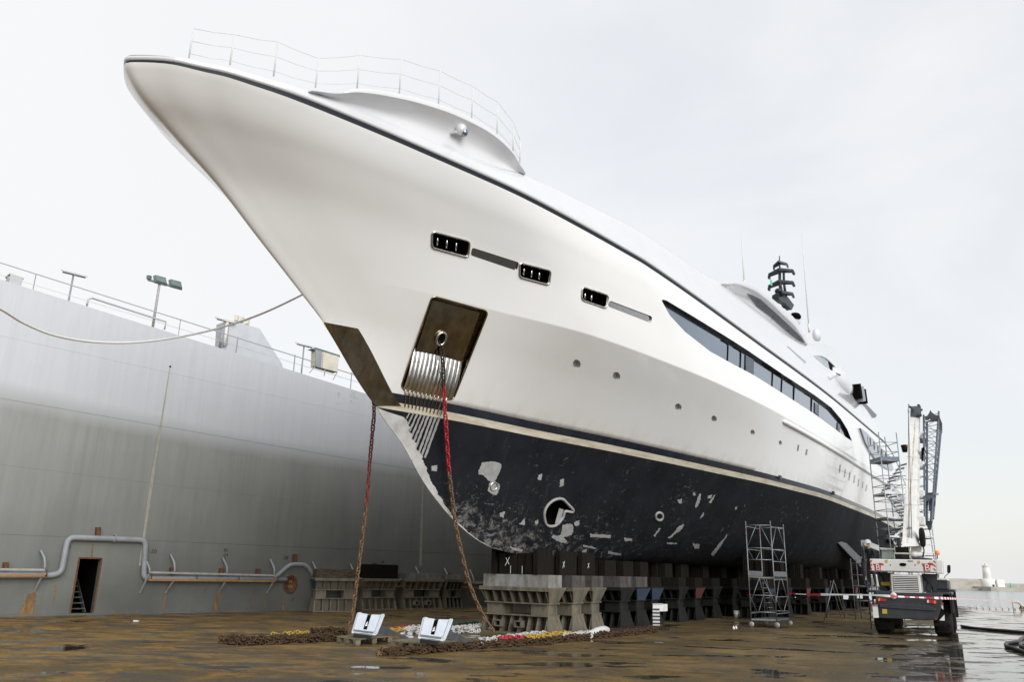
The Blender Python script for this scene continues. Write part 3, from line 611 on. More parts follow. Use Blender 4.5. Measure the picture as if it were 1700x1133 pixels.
# ================================================================== YACHT (frame: x = port side t, y = aft s, z up)
ya = thing('motor_yacht', 'huge white motor yacht with flared bow and black bottom standing on keel blocks', 'yacht', tuple(B0), -YA)
YM = chainmat(ya); YI = YM.inverted(); YR = YI.to_3x3()
CL = YI @ CAM
def lray(x, y): return (YR @ ray(x, y)).normalized()
def on_t(x, y, tf):                 # local point on the surface t = tf(s, z)
    d = lray(x, y); P = None; t = tf(0, 8) if callable(tf) else tf
    for _ in range(30):
        P = CL+d*((t-CL.x)/d.x)
        if not callable(tf): break
        t = .5*t+.5*tf(P.y, P.z)
    return P
def on_z(x, y, z): d = lray(x, y); return CL+d*((z-CL.z)/d.z)
def lproj(P): return proj(YM @ P)
SG, SW, KE = 10.5, 5.8, 2.12
stemf = pchip([2.1, 2.15, 2.22, 2.38, 2.82, 3.30, 3.86, 4.68, 5.13, 5.47, 5.78, 7.02, 7.56, 8.35, 9.08, 9.51, 9.76, 10.0, 10.17, 10.32, 10.5, 10.9],
              [3.0, 1.24, -.26, -1.34, -2.61, -3.49, -4.28, -5.17, -5.82, -6.24, -6.67, -8.10, -8.93, -10.17, -11.3, -12.12, -12.58, -13.02, -13.24, -13.38, -13.50, -13.56])
S_END = 52.0
_shp = [(0, 0), (.06, .16), (.2, .38), (.47, .71), (.9, 1.01), (1.24, 1.25), (1.70, 1.47), (2.27, 1.72), (3.38, 2.09), (4.62, 2.46), (5.68, 2.75), (6.57, 2.99), (8.26, 3.41), (10.44, 3.78), (12.97, 4.12), (13.83, 4.22), (22.5, 4.57), (38.3, 4.96), (54.8, 4.95), (65.5, 4.7)]
_sh = pchip([math.sqrt(a) for a, b in _shp], [b for a, b in _shp])
_fp = [(0, 0), (.03, .075), (.1, .15), (.3, .29), (.7, .57), (1.2, .90), (2, 1.38), (4, 2.22), (6, 2.80), (8.26, 3.41)]
_fs = pchip([math.sqrt(a) for a, b in _fp], [b for a, b in _fp])
def _fine(u): return _fs(math.sqrt(u))
def T_top(u, z):
    a = T_sh(u)
    if u >= 8.26: return a
    r = min(1, max(0, (z-9.2)/1.3))**1.5
    return a*r+_fine(max(0, u))*(1-r)
def T_sh(u): return _sh(math.sqrt(max(u, 0)))
_wl = pchip([0, .7, 2.5, 5.5, 9.2, 15, 21, 28.7, 38.7, 56.4, 60], [0, .22, .72, 1.30, 2.11, 3.12, 3.99, 4.56, 4.50, 3.75, 3.5])
def T_wl(u): return _wl(max(u, 0))
_kn = pchip([-4.6, -1.5, 2.1, 6, 12, 25, 45], [2.15, 3.30, 3.97, 4.47, 4.83, 5.06, 4.9])
def base_t(s, z):
    u = s-stemf(z)
    if u <= 0: return 0.0
    if z >= SW:
        w = min(1, (z-SW)/(SG-SW)); return T_wl(u)*(1-w)+T_top(u, z)*w
    k = (z-KE)/(SW-KE); f = min(1, max(0, (s+2)/24)); f = f*f*(3-2*f)
    p = .62*(1-f)+.20*f
    return T_wl(u)*max(0, k)**p
def hull_t(s, z):
    t = base_t(s, z)
    if z > SW:
        c = 0
        if s > -8.2:
            if s < -4.6: f_ = (s+8.2)/3.6; c = (_kn(-4.6)-base_t(-4.6, 8))*f_*f_*(2.2-1.2*f_)
            else: c = _kn(s)-base_t(s, 8)
            tri = (z-SW)/(8-SW) if z < 8 else max(0, (SG-z)/(SG-8))
            # below the knuckle the sides are hollow, above they run straight up
            tri = tri**1.1 if z < 8 else tri
            t += c*tri
    return max(0, t)
sheer_z = pchip([-20, -12, -1, 0, 37, 40, 43, 46, 50, 52], [10.54, 10.54, 10.5, 10.5, 10.5, 10.3, 9.6, 8.7, 7.9, 7.6])
def band(zs, nv=190, send=S_END):
    rows = []
    for z in zs:
        s0 = stemf(z); Lh = send-s0; r = []
        for i in range(nv+1):
            v = i/nv; u = Lh*(v**2.2*.85+.15*v**1.1); s = s0+u
            zz = z if z < 7 else 7+(z-7)*(sheer_z(s)-7)/3.5
            r.append(Vector((hull_t(s, z) if i else 0, s, zz)))
        rows.append(r)
    mb = MB(); n = nv+1
    vs = [p for r in rows for p in r]+[Vector((-p.x, p.y, p.z)) for r in rows for p in r]
    o = len(rows)*n; fs = []
    for a in range(len(rows)-1):
        for i in range(nv):
            p, q = a*n+i, (a+1)*n+i
            fs.append((p, p+1, q+1, q)); fs.append((o+p, o+q, o+q+1, o+p+1))
        p, q = a*n+nv, (a+1)*n+nv; fs.append((p, o+p, o+q, q))
    for i in range(nv):
        fs.append((i, o+i, o+i+1, i+1)); b = (len(rows)-1)*n; fs.append((b+i, b+i+1, o+b+i+1, o+b+i))
    mb.add(vs, fs, True); return mb
def finish(mb, name, mat, ang=25, parent=None):
    o = mb.build(name, mat, parent or ya, local=True)
    bm = bmesh.new(); bm.from_mesh(o.data); bmesh.ops.remove_doubles(bm, verts=bm.verts, dist=1e-4)
    bmesh.ops.dissolve_degenerate(bm, edges=bm.edges, dist=1e-5); bmesh.ops.recalc_face_normals(bm, faces=bm.faces)
    bm.to_mesh(o.data); bm.free(); smooth_angle(o.data, ang); return o
def lin(a, b, n): return [a+(b-a)*i/n for i in range(n+1)]
zt_ = lin(5.8, 7.96, 18)+[7.98, 8.0, 8.02, 8.04]+lin(8.04, 9.6, 12)[1:]+lin(9.6, 10.5, 18)[1:]
top_o = finish(band(zt_), 'topsides', 'white', 62)
bs_o = finish(band(lin(5.60, 5.80, 2)), 'black_stripe', 'black')
ws_o = finish(band(lin(5.42, 5.60, 2)), 'white_stripe', 'stripe')
af_o = finish(band([2.12, 2.14, 2.17, 2.22, 2.3, 2.4, 2.55]+lin(2.7, 5.42, 16)), 'antifouling', 'af')

# ---- bulwark / upper side above the groove
def plan(u):                                    # groove line with plan normal
    e = .04; s0 = stemf(SG)
    a, b = Vector((T_sh(max(0, u-e)), max(0, u-e))), Vector((T_sh(u+e), u+e))
    d = (b-a).normalized() if u > 1e-6 else Vector((1, 0)); n = Vector((d.y, -d.x))
    return Vector((T_sh(u), s0+u)), n
def cap_t(s, h, k=.38):
    u = s-stemf(SG); P, n = plan(max(u, .0)); return T_sh(u+0*h)-k*h*max(.2, n.x)
hcap = pchip([-13.62, -13.3, -12.87, -12.27, -11.54, -10.69, -9.5, -8.0, -5.94, -4.72, -2.26, 2.5, 6.6, 9.06, 12.2, 15.4, 18.7, 22.4, 25.6, 29, 31.6, 33.7, 35, 37.5, 40, 43.7, 46, 50],
             [.22, .22, .25, .29, .36, .46, .52, .57, .68, .95, 1.20, 1.70, 2.0, 2.30, 2.47, 2.60, 2.65, 3.2, 4.15, 4.9, 5.1, 4.7, 4.05, 3.4, 2.6, 2.1, 1.8, .8])
def inset(h, f): return (min(.38*h, 1.15+.03*h))*f
def cap_top(s): h = hcap(s); p, n = plan(s-stemf(SG)); return p-n*inset(h, 1), h
def loftside(profile, us, name, mat, parent=None, ang=30, close=True):
    """profile(s) -> list of (inset, dz over the groove); mirrored and joined over the centre line"""
    P = []; 
    for u in us:
        s = stemf(SG)+u; p, n = plan(u); row = []
        for i_, dz in profile(s):
            q = p-n*i_; row.append(Vector((max(0.0, q.x), q.y, sheer_z(s)+dz)))
        P.append(row)
    m = len(P[0]); k = len(P); vs = [p for r in P for p in r]+[Vector((-p.x, p.y, p.z)) for r in P for p in r]; o = m*k; fs = []
    for i in range(k-1):
        for j in range(m-1):
            a, b = i*m+j, (i+1)*m+j; fs += [(a, b, b+1, a+1), (o+a, o+a+1, o+b+1, o+b)]
        if close:
            a, b = i*m+m-1, (i+1)*m+m-1; fs.append((a, b, o+b, o+a)); a, b = i*m, (i+1)*m; fs.append((a, o+a, o+b, b))
    if close:
        for e in (0, k-1): fs.append(tuple(e*m+j for j in range(m))+tuple(o+e*m+j for j in reversed(range(m))))
    mb = MB(); mb.add(vs, fs, True); return finish(mb, name, mat, ang, parent)
us = [ (S_END-2+13.50)*((i/150)**2) for i in range(151)]
loftside(lambda s: [(.022, -.006), (.022, .17)], us, 'sheer_groove', 'matteblack')
def capprof(s):
    h = hcap(s); r = min(.10, h*.3); g0 = .05+.075*min(1, max(0, (s+13.6)/3)); pts = [(.10, g0), (.03, g0+.004), (-.002, g0+.02), (-.016, g0+.05), (-.012, g0+.08)]
    for f in (.25, .5, .75, .95): pts.append((inset(h*f, 1) if h > 3 else inset(h, f), max(g0+.10, h*f)))
    I = inset(h, 1); pts += [(I+r*.25, h), (I+r, h+r*.25), (I+r*2.2, h+r*.25), (I+r*3.2, h-.03), (I+r*3.6, h-.25 if h > .5 else h-.05)]
    return pts
bul = loftside(capprof, us, 'bulwark', 'upper', ang=40)

# foredeck wing: a curled lip with a hollow underside, on both sides
WB = [(-10.75, 1.95, 10.86, .0), (-10.3, 2.12, 10.98, .035), (-9.84, 2.32, 11.19, .13), (-8.94, 2.53, 11.49, .16), (-8.16, 2.71, 11.68, .17), (-7.32, 2.91, 11.80, .18), (-6.6, 3.07, 11.83, .17), (-5.99, 3.19, 11.78, .16), (-5.41, 3.24, 11.66, .12), (-4.95, 3.26, 11.42, .06), (-4.75, 3.2, 11.40, .01)]
def lipwing(WB, name, out_=.0, nd=8, depth=.34, deckdrop=.02, side=1):
    ff = lambda q: max(0, min(1, (-3-q)/8)); WB = [(w[0]+.04*ff(w[0]), w[1]-.12*ff(w[0]), w[2]+.06*ff(w[0]), w[3]) for w in WB]
    fx = [pchip([w[0] for w in WB], [w[i] for w in WB]) for i in (1, 2, 3)]
    n = 60; rows = []
    for i in range(n+1):
        s = WB[0][0]+(WB[-1][0]-WB[0][0])*i/n; A2, h = cap_top(s); A = Vector((A2.x-.02, s, sheer_z(s)+h-.02))
        B = Vector((fx[0](s), s, fx[1](s))); lip = fx[2](s); hh = max(0, B.z-A.z); row = []
        Cc = Vector((A.x-depth*min(1, hh/.5), s, A.z+hh*.55))
        for j in range(nd+1):
            t = j/nd; row.append(A.lerp(Cc, t).lerp(Cc.lerp(B, t), t))
        row += [B+Vector((.03, 0, lip*.15)), B+Vector((.035, 0, lip*.5)), B+Vector((.01, 0, lip*.9)), B+Vector((-.06, 0, lip)), B+Vector((-.5, 0, lip-.02))]
        rows.append(row)
    m = len(rows[0]); vs = [p for r in rows for p in r]+[Vector((-p.x, p.y, p.z)) for r in rows for p in r]; o = len(rows)*m; fs = []
    for i in range(n):
        for j in range(m-1): a, b = i*m+j, (i+1)*m+j; fs += [(a, a+1, b+1, b), (o+a, o+b, o+b+1, o+a+1)]
        a, b = i*m+m-1, (i+1)*m+m-1; fs.append((a, b, o+b, o+a)); a, b = i*m, (i+1)*m; fs.append((a, o+a, o+b, b))
    for e in (0, n): fs.append(tuple(e*m+j for j in range(m))+tuple(o+e*m+j for j in reversed(range(m))))
    mb = MB(); mb.add(vs, fs, True); return finish(mb, name, 'upper', 38), fx
wing, wfx = lipwing(WB, 'foredeck_wing')
WC = [(9.0, 3.72, 12.78, .02), (10.0, 3.75, 13.08, .12), (10.75, 3.75, 13.31, .22), (12.48, 3.78, 13.67, .28), (13.82, 3.80, 13.87, .30), (15.58, 3.85, 13.93, .34), (17.49, 3.91, 13.9, .42), (19.35, 3.95, 13.88, .48), (21.2, 3.86, 13.85, .50), (22.2, 3.84, 13.7, .4), (22.8, 3.8, 13.7, .2)]
wing2, w2 = lipwing(WC, 'upper_deck_overhang', depth=.9)

# surface lookup on the hull and upper works
dg = bpy.context.evaluated_depsgraph_get()
def bvh_of(objs):
    vs, fs = [], []
    for o in objs:
        k = len(vs); vs += [v.co.copy() for v in o.data.vertices]; fs += [tuple(i+k for i in p.vertices) for p in o.data.polygons]
    return BVHTree.FromPolygons(vs, fs)
HB = bvh_of([top_o, bs_o, ws_o, af_o]); UB = bvh_of([bul, wing, wing2])
def hit(x, y, b=None):
    for bb in ([b] if b else [HB, UB]):
        r = bb.ray_cast(CL, lray(x, y))
        if r[0] is not None: return r[0], (r[1] if r[1].dot(lray(x, y)) < 0 else -r[1])
    return None, None
def cutgrid(poly, step):
    """2-D polygon (photo pixels) sliced into small faces"""
    bm = bmesh.new(); vs = [bm.verts.new((p[0], p[1], 0)) for p in poly]; bm.faces.new(vs)
    xs = [p[0] for p in poly]; ys = [p[1] for p in poly]
    for ax, lo, hi in ((0, min(xs), max(xs)), (1, min(ys), max(ys))):
        n = max(1, int((hi-lo)/step))
        for i in range(1, n):
            c = lo+(hi-lo)*i/n; co_ = (c, 0, 0) if ax == 0 else (0, c, 0); no = (1, 0, 0) if ax == 0 else (0, 1, 0)
            bmesh.ops.bisect_plane(bm, geom=bm.verts[:]+bm.edges[:]+bm.faces[:], plane_co=co_, plane_no=no)
    bmesh.ops.remove_doubles(bm, verts=bm.verts, dist=1e-4)
    bmesh.ops.triangulate(bm, faces=bm.faces)
    V = [(v.co.x, v.co.y) for v in bm.verts]; bm.verts.index_update(); F = [tuple(v.index for v in f.verts) for f in bm.faces]
    E_ = [(e.verts[0].index, e.verts[1].index) for e in bm.edges if len(e.link_faces) == 1]; bm.free(); return V, F, E_
def rounded(poly, r=3, k=4):
    out = []
    n = len(poly)
    for i, p in enumerate(poly):
        p = Vector(p); a = Vector(poly[i-1])-p; b = Vector(poly[(i+1) % n])-p
        ra = min(r, a.length*.45, b.length*.45); p0 = p+a.normalized()*ra; p1 = p+b.normalized()*ra
        out += [tuple(p0.lerp(p, t).lerp(p.lerp(p1, t), t)) for t in [j/k for j in range(k+1)]]
    return out
def patch(poly, off, thick, step=8, bvh=None, fn=None):
    """closed thin solid following the hull; its outer face lies off metres proud of the skin"""
    V, F, E_ = cutgrid(poly, step); P = []; ok = True; avg = []
    hs = [hit(x, y, bvh) for x, y in V]
    good = [h for h in hs if h[0] is not None]
    if not good: raise Exception('no hit')
    nrm = sum((h[1] for h in good), Vector()).normalized()
    top, bot = [], []
    for (x, y), (p, n) in zip(V, hs):
        if p is None:
            p0 = good[0][0]; d = lray(x, y); p = CL+d*((p0-CL).dot(nrm)/d.dot(nrm)); n = nrm
        o = off(x, y) if callable(off) else off
        top.append(p+nrm*o); bot.append(p+nrm*(o-thick))
    k = len(V); mb = MB()
    def flip(f): a, b, c = (top[i] for i in f); return f if (b-a).cross(c-a).dot(nrm) > 0 else f[::-1]
    F = [flip(f) for f in F]
    mb.add(top+bot, F+[tuple(i+k for i in f[::-1]) for f in F]+[(a, b, b+k, a+k) for a, b in E_])
    return mb
def fixn(o, ang=30):
    bm = bmesh.new(); bm.from_mesh(o.data); bmesh.ops.recalc_face_normals(bm, faces=bm.faces); bm.to_mesh(o.data); bm.free(); smooth_angle(o.data, ang)
def mirror_mb(mb): 
    r = MB(); r.add([Vector((-v.x, v.y, v.z)) for v in mb.v], [f[::-1] for f in mb.f]); return r
def putpatch(poly, off, thick, name, mat, step=8, bvh=None, parent=None, ang=30):
    o = patch(poly, off, thick, step, bvh).build(name, mat, parent or ya, local=True); fixn(o, ang); return o
cutT, cutA = [], []

# fairlead openings
def quad(cx, cy, w, h, slope, r=3.5):
    p = [(cx-w/2, cy-h/2-slope*w/2), (cx+w/2, cy-h/2+slope*w/2), (cx+w/2-3, cy+h/2+slope*w/2), (cx-w/2-1, cy+h/2-slope*w/2)]
    return rounded(p, r)
FL = [(748.5, 406, 60, 24, .265, 5.5), (888.5, 455, 49, 21, .26, 5), (988, 494.5, 41, 19, .33, 5)]
for i, (cx, cy, w, h, sl2, r) in enumerate(FL):
    cutT.append((patch(quad(cx, cy, w, h, sl2, r), .12, .55), 'hole'))
    poly = quad(cx, cy, w+3, h+3, sl2, r+1)
    ring = []; 
    for q in poly: p, n = hit(*q); ring.append(p+n*.008)
    f = MB(); f.tube(ring, .028, 8, closed=True); f = f.build('fairlead_rim', 'chrome', ya, local=True)
    for k in range(3 if i < 2 else 2):
        x = cx-w/2+w*(.16+.26*k); y = cy+sl2*(x-cx); a, n = hit(x+2, y-h*.36); b, n2 = hit(x-1, y+h*.36)
        m_ = MB(); m_.tube([a-n*.10, b-n*.05], [.016, .028], 8); m_.build('roller_pin', 'chrome2', f, local=True)
for poly in ([(784, 411), (862, 436), (858, 450), (781, 424)], [(1012, 499), (1083, 526), (1081, 537), (1009, 509)]):
    pr = rounded(poly, 4); cutT.append((patch(pr, .12, .17), 'slot'))
# anchor pocket
POC = [(719.6, 491.7), (809, 516.5), (754.5, 663), (666.5, 645)]
pocp = rounded([(717.5, 491), (811, 517), (752, 665), (664.5, 645)], 9, 5)
cutT.append((patch(pocp, .35, .56, 10), 'pocket'))
ring = []
for q in pocp: p, n = hit(*q); ring.append(p+n*.004)
pf = MB().tube(ring, .022, 8, closed=True).build('anchor_pocket_rim', 'warm_reflect_steel', ya, local=True)
def pq(u, v):                       # u across, v down the pocket
    a, b, c, d = [Vector(p) for p in POC]; return tuple(a.lerp(b, u).lerp(d.lerp(c, u), v))
nrmP = hit(*pq(.5, .5))[1]
def pp(u, v, dep):
    x, y = pq(u, v); p, n = hit(x, y); return p+nrmP*dep
def sheet(f, nu, nv, name, mat, parent, ang=35):
    mb = MB(); mb.add([f(i/nu, j/nv) for j in range(nv+1) for i in range(nu+1)], [(j*(nu+1)+i, j*(nu+1)+i+1, (j+1)*(nu+1)+i+1, (j+1)*(nu+1)+i) for j in range(nv) for i in range(nu)], True)
    o = mb.build(name, mat, parent, local=True); smooth_angle(o.data, ang); return o
lip_ = sheet(lambda u, v: pp(.06+.88*u, .05+.55*v, -.13+.04*v-.04*math.sin(PI*u)), 12, 12, 'pocket_plate', 'warm_reflect_steel', pf)
NB = 12
def roll(u, v):
    ridge = abs(math.sin(PI*NB*u))**.8*.020
    dep = -.20+.20*(1-(1-v)**2.2)+.02*math.sin(PI*v)
    return pp(.03+.93*u, .57+.44*v, dep+ridge+.015)
sheet(roll, NB*8, 18, 'chafe_plate', 'chrome2', pf, 60)
mb = MB(); mb.bar(pp(.03, .572, -.16), pp(.96, .572, -.16), .02); mb.build('plate_edge', 'chrome', pf, local=True)
hc = pp(.43, .42, -.12)
hx = (pp(.55, .42, -.12)-hc).normalized(); hy = (pp(.43, .52, -.12)-hc).normalized()
mb = MB(); mb.tube([hc+hx*.13*math.cos(t)+hy*.17*math.sin(t)+nrmP*.02 for t in [2*PI*j/24 for j in range(24)]], .035, 8, closed=True); mb.build('hawse_lip', 'chrome2', pf, local=True)
mb = MB(); mb.add([hc+hx*.12*math.cos(t)+hy*.16*math.sin(t)+nrmP*.012 for t in [2*PI*j/24 for j in range(24)]], [tuple(range(24))]); mb.build('hawse_hole', 'hole', pf, local=True)
HAWSE = hc.copy()
# rods that run down over the boot top, then bare primer streaks
for k in range(NB):
    u = (k+.5)/NB; xa, ya_ = pq(.03+.93*u, 1.0); xb = 668+(738-668)*u+1.0; yb = 676+(692-676)*u-1
    a = pp(.03+.93*u, 1.0, .035); P = [a]
    for t in (.35, .7, 1.0):
        p, n = hit(xa+(xb-xa)*t*.92, ya_+(yb-ya_)*t); P.append(p+n*.016)
    if k < 11: MB().tube(P, .018, 6).build('chafe_rod', 'warm_reflect_steel' if k < 9 else 'chrome2', ya, local=True)
rp = random.Random(5)
def jag(poly, amp, step=4, rnd=rp):
    if len(poly) > 4: poly = [tuple(v)[:2] for v in spline([(x, y, 0) for x, y in poly+poly[:1]], 3)][:-1]
    out = []; n = len(poly)
    for i in range(n):
        a, b = Vector(poly[i]), Vector(poly[(i+1) % n]); k = max(1, int((b-a).length/step)); nn = Vector((-(b-a).y, (b-a).x)).normalized() if (b-a).length > 0 else Vector((0, 0))
        for j in range(k): out.append(tuple(a.lerp(b, j/k)+nn*rnd.uniform(-amp, amp)))
    return out
for k in range(9):
    xa = 681+6.0*k; ya_ = 684+1.4*k; L_ = [12, 20, 30, 45, 52, 60, 75, 80, 66][k]; xb = xa-L_*.36-2; yb = ya_+L_
    if k > 5: xb += 2
    w = 1.25+.10*k
    putpatch(jag([(xa-w, ya_), (xa+w, ya_), (xb+w*.8, yb), (xb-w, yb-1)], .5, 5), .005, .012, 'primer_streak', 'primer', 12)
# polished stem plate
def stemsurf(z0a, z1a, z0b, z1b, wtop, wbot, name, mat, off, edge=None, nu=16, nv=30):
    # rows from the top (v=0) to the bottom (v=1); u from the stem line aft
    for sg in (1, -1):
        vs = []
        for j in range(nv+1):
            v = j/nv
            for i in range(nu+1):
                u = i/nu; w = (wtop(v) if callable(wtop) else wtop+(wbot-wtop)*v); z = (z0a+(z1a-z0a)*v)*(1-u)+(z0b+(z1b-z0b)*v)*u
                s = stemf(z)+u**1.6*(w+(edge(v) if edge else 0))
                t = hull_t(s, z) if u else 0.0; vs.append(Vector((sg*(t+off), s-off*.9*(1-u), z)))
        mb = MB(); mb.add(vs, [(j*(nu+1)+i, j*(nu+1)+i+1, (j+1)*(nu+1)+i+1, (j+1)*(nu+1)+i)[::-sg] for j in range(nv) for i in range(nu)], True)
        o = mb.build(name, mat, ya, local=True); smooth_angle(o.data, 40)
PL = [hit(594, 546)[0], hit(665.5, 675)[0]]
print('plate edge', PL)
w0 = PL[0].y-stemf(PL[0].z); w1 = PL[1].y-stemf(PL[1].z)
stemsurf(7.02, 5.42, PL[0].z, PL[1].z, w0, w1, 'stem_plate', 'warm_reflect_steel', .012)
nzf = lambda v: (noise.noise(Vector((v*7, 1.3, 0)))*.16+noise.noise(Vector((v*30, 4.3, 0)))*.09+noise.noise(Vector((v*110, 4.3, 0)))*.05)*(1-.6*v)
stemsurf(5.42, 2.36, 5.30, 2.32, lambda v: .56*(1-v)**1.3+.05, 0, 'stem_primer', 'primer2', .007, nzf, 14, 260)
# portholes
for x, y, w, h in ((957.5, 605, 13, 15), (1023.5, 625, 12.5, 14), (1126, 676.5, 11, 12), (1185.5, 696, 9, 11), (1249.5, 718.5, 7, 9), (1295.5, 736, 5, 8)):
    a = [(x+w/2*math.cos(t)*1.0-h*.12*math.sin(t)*-1, y+h/2*math.sin(t)) for t in [2*PI*j/18 for j in range(18)]]
    a = [(x+(px_-x)-.28*(py_-y)*.6, py_) for px_, py_ in a]
    cutT.append((patch(a, .1, .24, 20), 'porthole'))
for x, y, h in ((1324.5, 744, 10), (1338.5, 751, 10), (1394, 779, 14), (1402.5, 786, 14), (1410, 791, 14), (1418, 796, 13), (1425, 802, 12), (1432, 806, 11), (1438, 811, 10)):
    w = 2.6 if x < 1350 else 1.6
    putpatch([(x-w/2+1, y-h/2), (x+w/2+1, y-h/2), (x+w/2-.5, y+h/2), (x-w/2-.5, y+h/2)], .012, .03, 'side_vent' if x < 1350 else 'narrow_window', 'slot' if x < 1350 else 'glass', 20)
# long ribbon window
RW = [(1098.5, 499.5), (1101, 497.5), (1107, 499.5), (1148, 524), (1203.6, 558), (1240.6, 581.6), (1302, 623.6), (1351.8, 655.8), (1377.6, 676), (1394, 700), (1407.6, 715.5), (1414.5, 733), (1412, 733), (1390.6, 715.5), (1362, 694), (1342, 680), (1302, 654.8), (1253, 623.8), (1216, 604), (1179, 584), (1137, 551), (1112, 524)]
RW = [(1098.5, 499.5), (1101, 497.5), (1107, 499.5), (1148, 524), (1203.6, 558), (1240.6, 581.6), (1302, 623.6), (1351.8, 656), (1380, 677), (1396, 696), (1407, 714), (1414.5, 733), (1405, 727), (1390.6, 716), (1362, 695), (1342, 681), (1302, 655.3), (1253, 624.2), (1216, 604.5), (1179, 584), (1137, 551), (1112, 524)]
cutT.append((patch(RW, .12, .30, 14), 'black'))
# glass strip, split into panes along the photographed joints
def clip_x(poly, x0, x1):
    def half(P, f):
        out = []
        for i in range(len(P)):
            a, b = P[i-1], P[i]; fa, fb = f(a), f(b)
            if (fa > 0) != (fb > 0): t = fa/(fa-fb); out.append((a[0]+(b[0]-a[0])*t, a[1]+(b[1]-a[1])*t))
            if fb > 0: out.append(b)
        return out
    return half(half(poly, lambda p: p[0]-x0), lambda p: x1-p[0])
GI = [(1103, 504.5), (1148, 531.5), (1203, 564.5), (1240, 587.5), (1302, 629), (1350, 660.5), (1378, 681.5), (1394, 701), (1404, 718), (1408, 727), (1390.6, 715.5), (1362, 694.5), (1342, 680.5), (1302, 654.8), (1253, 623.7), (1216, 604), (1179, 583.5), (1138, 551), (1113, 524)]
cuts = [1098, 1213.2, 1234, 1256, 1286.5, 1302, 1321.5, 1350.5, 1363, 1395, 1412]
for a, b in zip(cuts[:-1], cuts[1:]):
    pl = clip_x(GI, a+.7, b-.7)
    if len(pl) > 2: putpatch(pl, -.13, .02, 'window_pane', 'glass', 18)
def seamline(pts, w=1.3, name='pane_frame'):
    out = []
    for i in range(len(pts)):
        p = Vector(pts[i]); d = (Vector(pts[min(i+1, len(pts)-1)])-Vector(pts[max(i-1, 0)])).normalized(); out.append((p, Vector((-d.y, d.x))))
    putpatch([tuple(p+n*w/2) for p, n in out]+[tuple(p-n*w/2) for p, n in reversed(out)], -.112, .02, name, 'hole', 30)
for x, y0, y1 in ((1214, 573, 600), (1235, 585, 612), (1287.5, 617, 643), (1302.8, 627, 652), (1323, 641, 667), (1352, 662, 684)):
    seamline([(x-12, y0-9), (x-2.5, y0-3.5), (x, y0-.5), (x, y0+5), (x-1, y1)], 1.5)
def louver(x0, y0, w, h, sl, n, name='louver'):
    fr = putpatch([(x0, y0), (x0+w, y0+sl*w), (x0+w-.5, y0+sl*w+h), (x0-.5, y0+h)], -.11, .02, 'louver_panel', 'hole', 30)
    for k in range(n):
        y = y0+h*(k+.3)/n; putpatch([(x0+.3, y), (x0+w-.3, y+sl*w), (x0+w-.3, y+sl*w+h/n*.5), (x0+.3, y+h/n*.5)], -.095, .02, 'louver_slat', 'glass', 30, parent=fr)
louver(1242, 589, 13, 27, .56, 11); louver(1356, 668, 6, 17, .7, 7); louver(1393.5, 702, 5, 12, .8, 5)
# rub rail
rr0 = [(1299.5, 699.5), (1302, 701), (1330, 716.5), (1360, 734), (1400, 758), (1440, 784), (1470, 803), (1484, 813)]
P = [hit(*q) for q in rr0]; MB().tube([p+n*.02 for p, n in P if p], [.03]+[.10]*(len([1 for p in P if p[0]])-1), 8).build('rub_rail', 'white', ya, local=True)
# bow thruster tunnel and grid of the underwater body
thr = [(927+27*math.cos(t)-.45*24*math.sin(t), 853+24.5*math.sin(t)) for t in [2*PI*j/28 for j in range(28)]]
thr = [(904.5, 866), (903, 856), (905, 846), (911, 837), (919, 831), (928, 828.5), (935, 830), (940.5, 835.5), (951, 847), (949, 851), (938, 849.5), (935, 858), (929, 867), (922, 873), (913, 874.5), (907, 872)]
cutA.append((patch(spline2 if False else thr, .2, 1.0, 12), 'hole'))
rimp = [(x+(x-925)*.0, y) for x, y in thr]
ring = []
for q in [tuple(v)[:2] for v in spline([(x, y, 0) for x, y in thr+thr[:1]], 3)][:-1]: p, n = hit(q[0], q[1]); ring.append(p+n*.01)
MB().tube(ring, .045, 8, closed=True).build('thruster_rim', 'primer', ya, local=True)
mb = MB(); a, n = hit(936, 848); b, n2 = hit(925, 871); mb.bar(a-n*.10, b-n*.0, .10, .14); mb.build('thruster_lip', 'primer', ya, local=True)
cutA.append((patch([(819.5+5*math.cos(t)+-.2*6*math.sin(t), 808+6*math.sin(t)) for t in [2*PI*j/14 for j in range(14)]], .1, .35, 20), 'hole'))
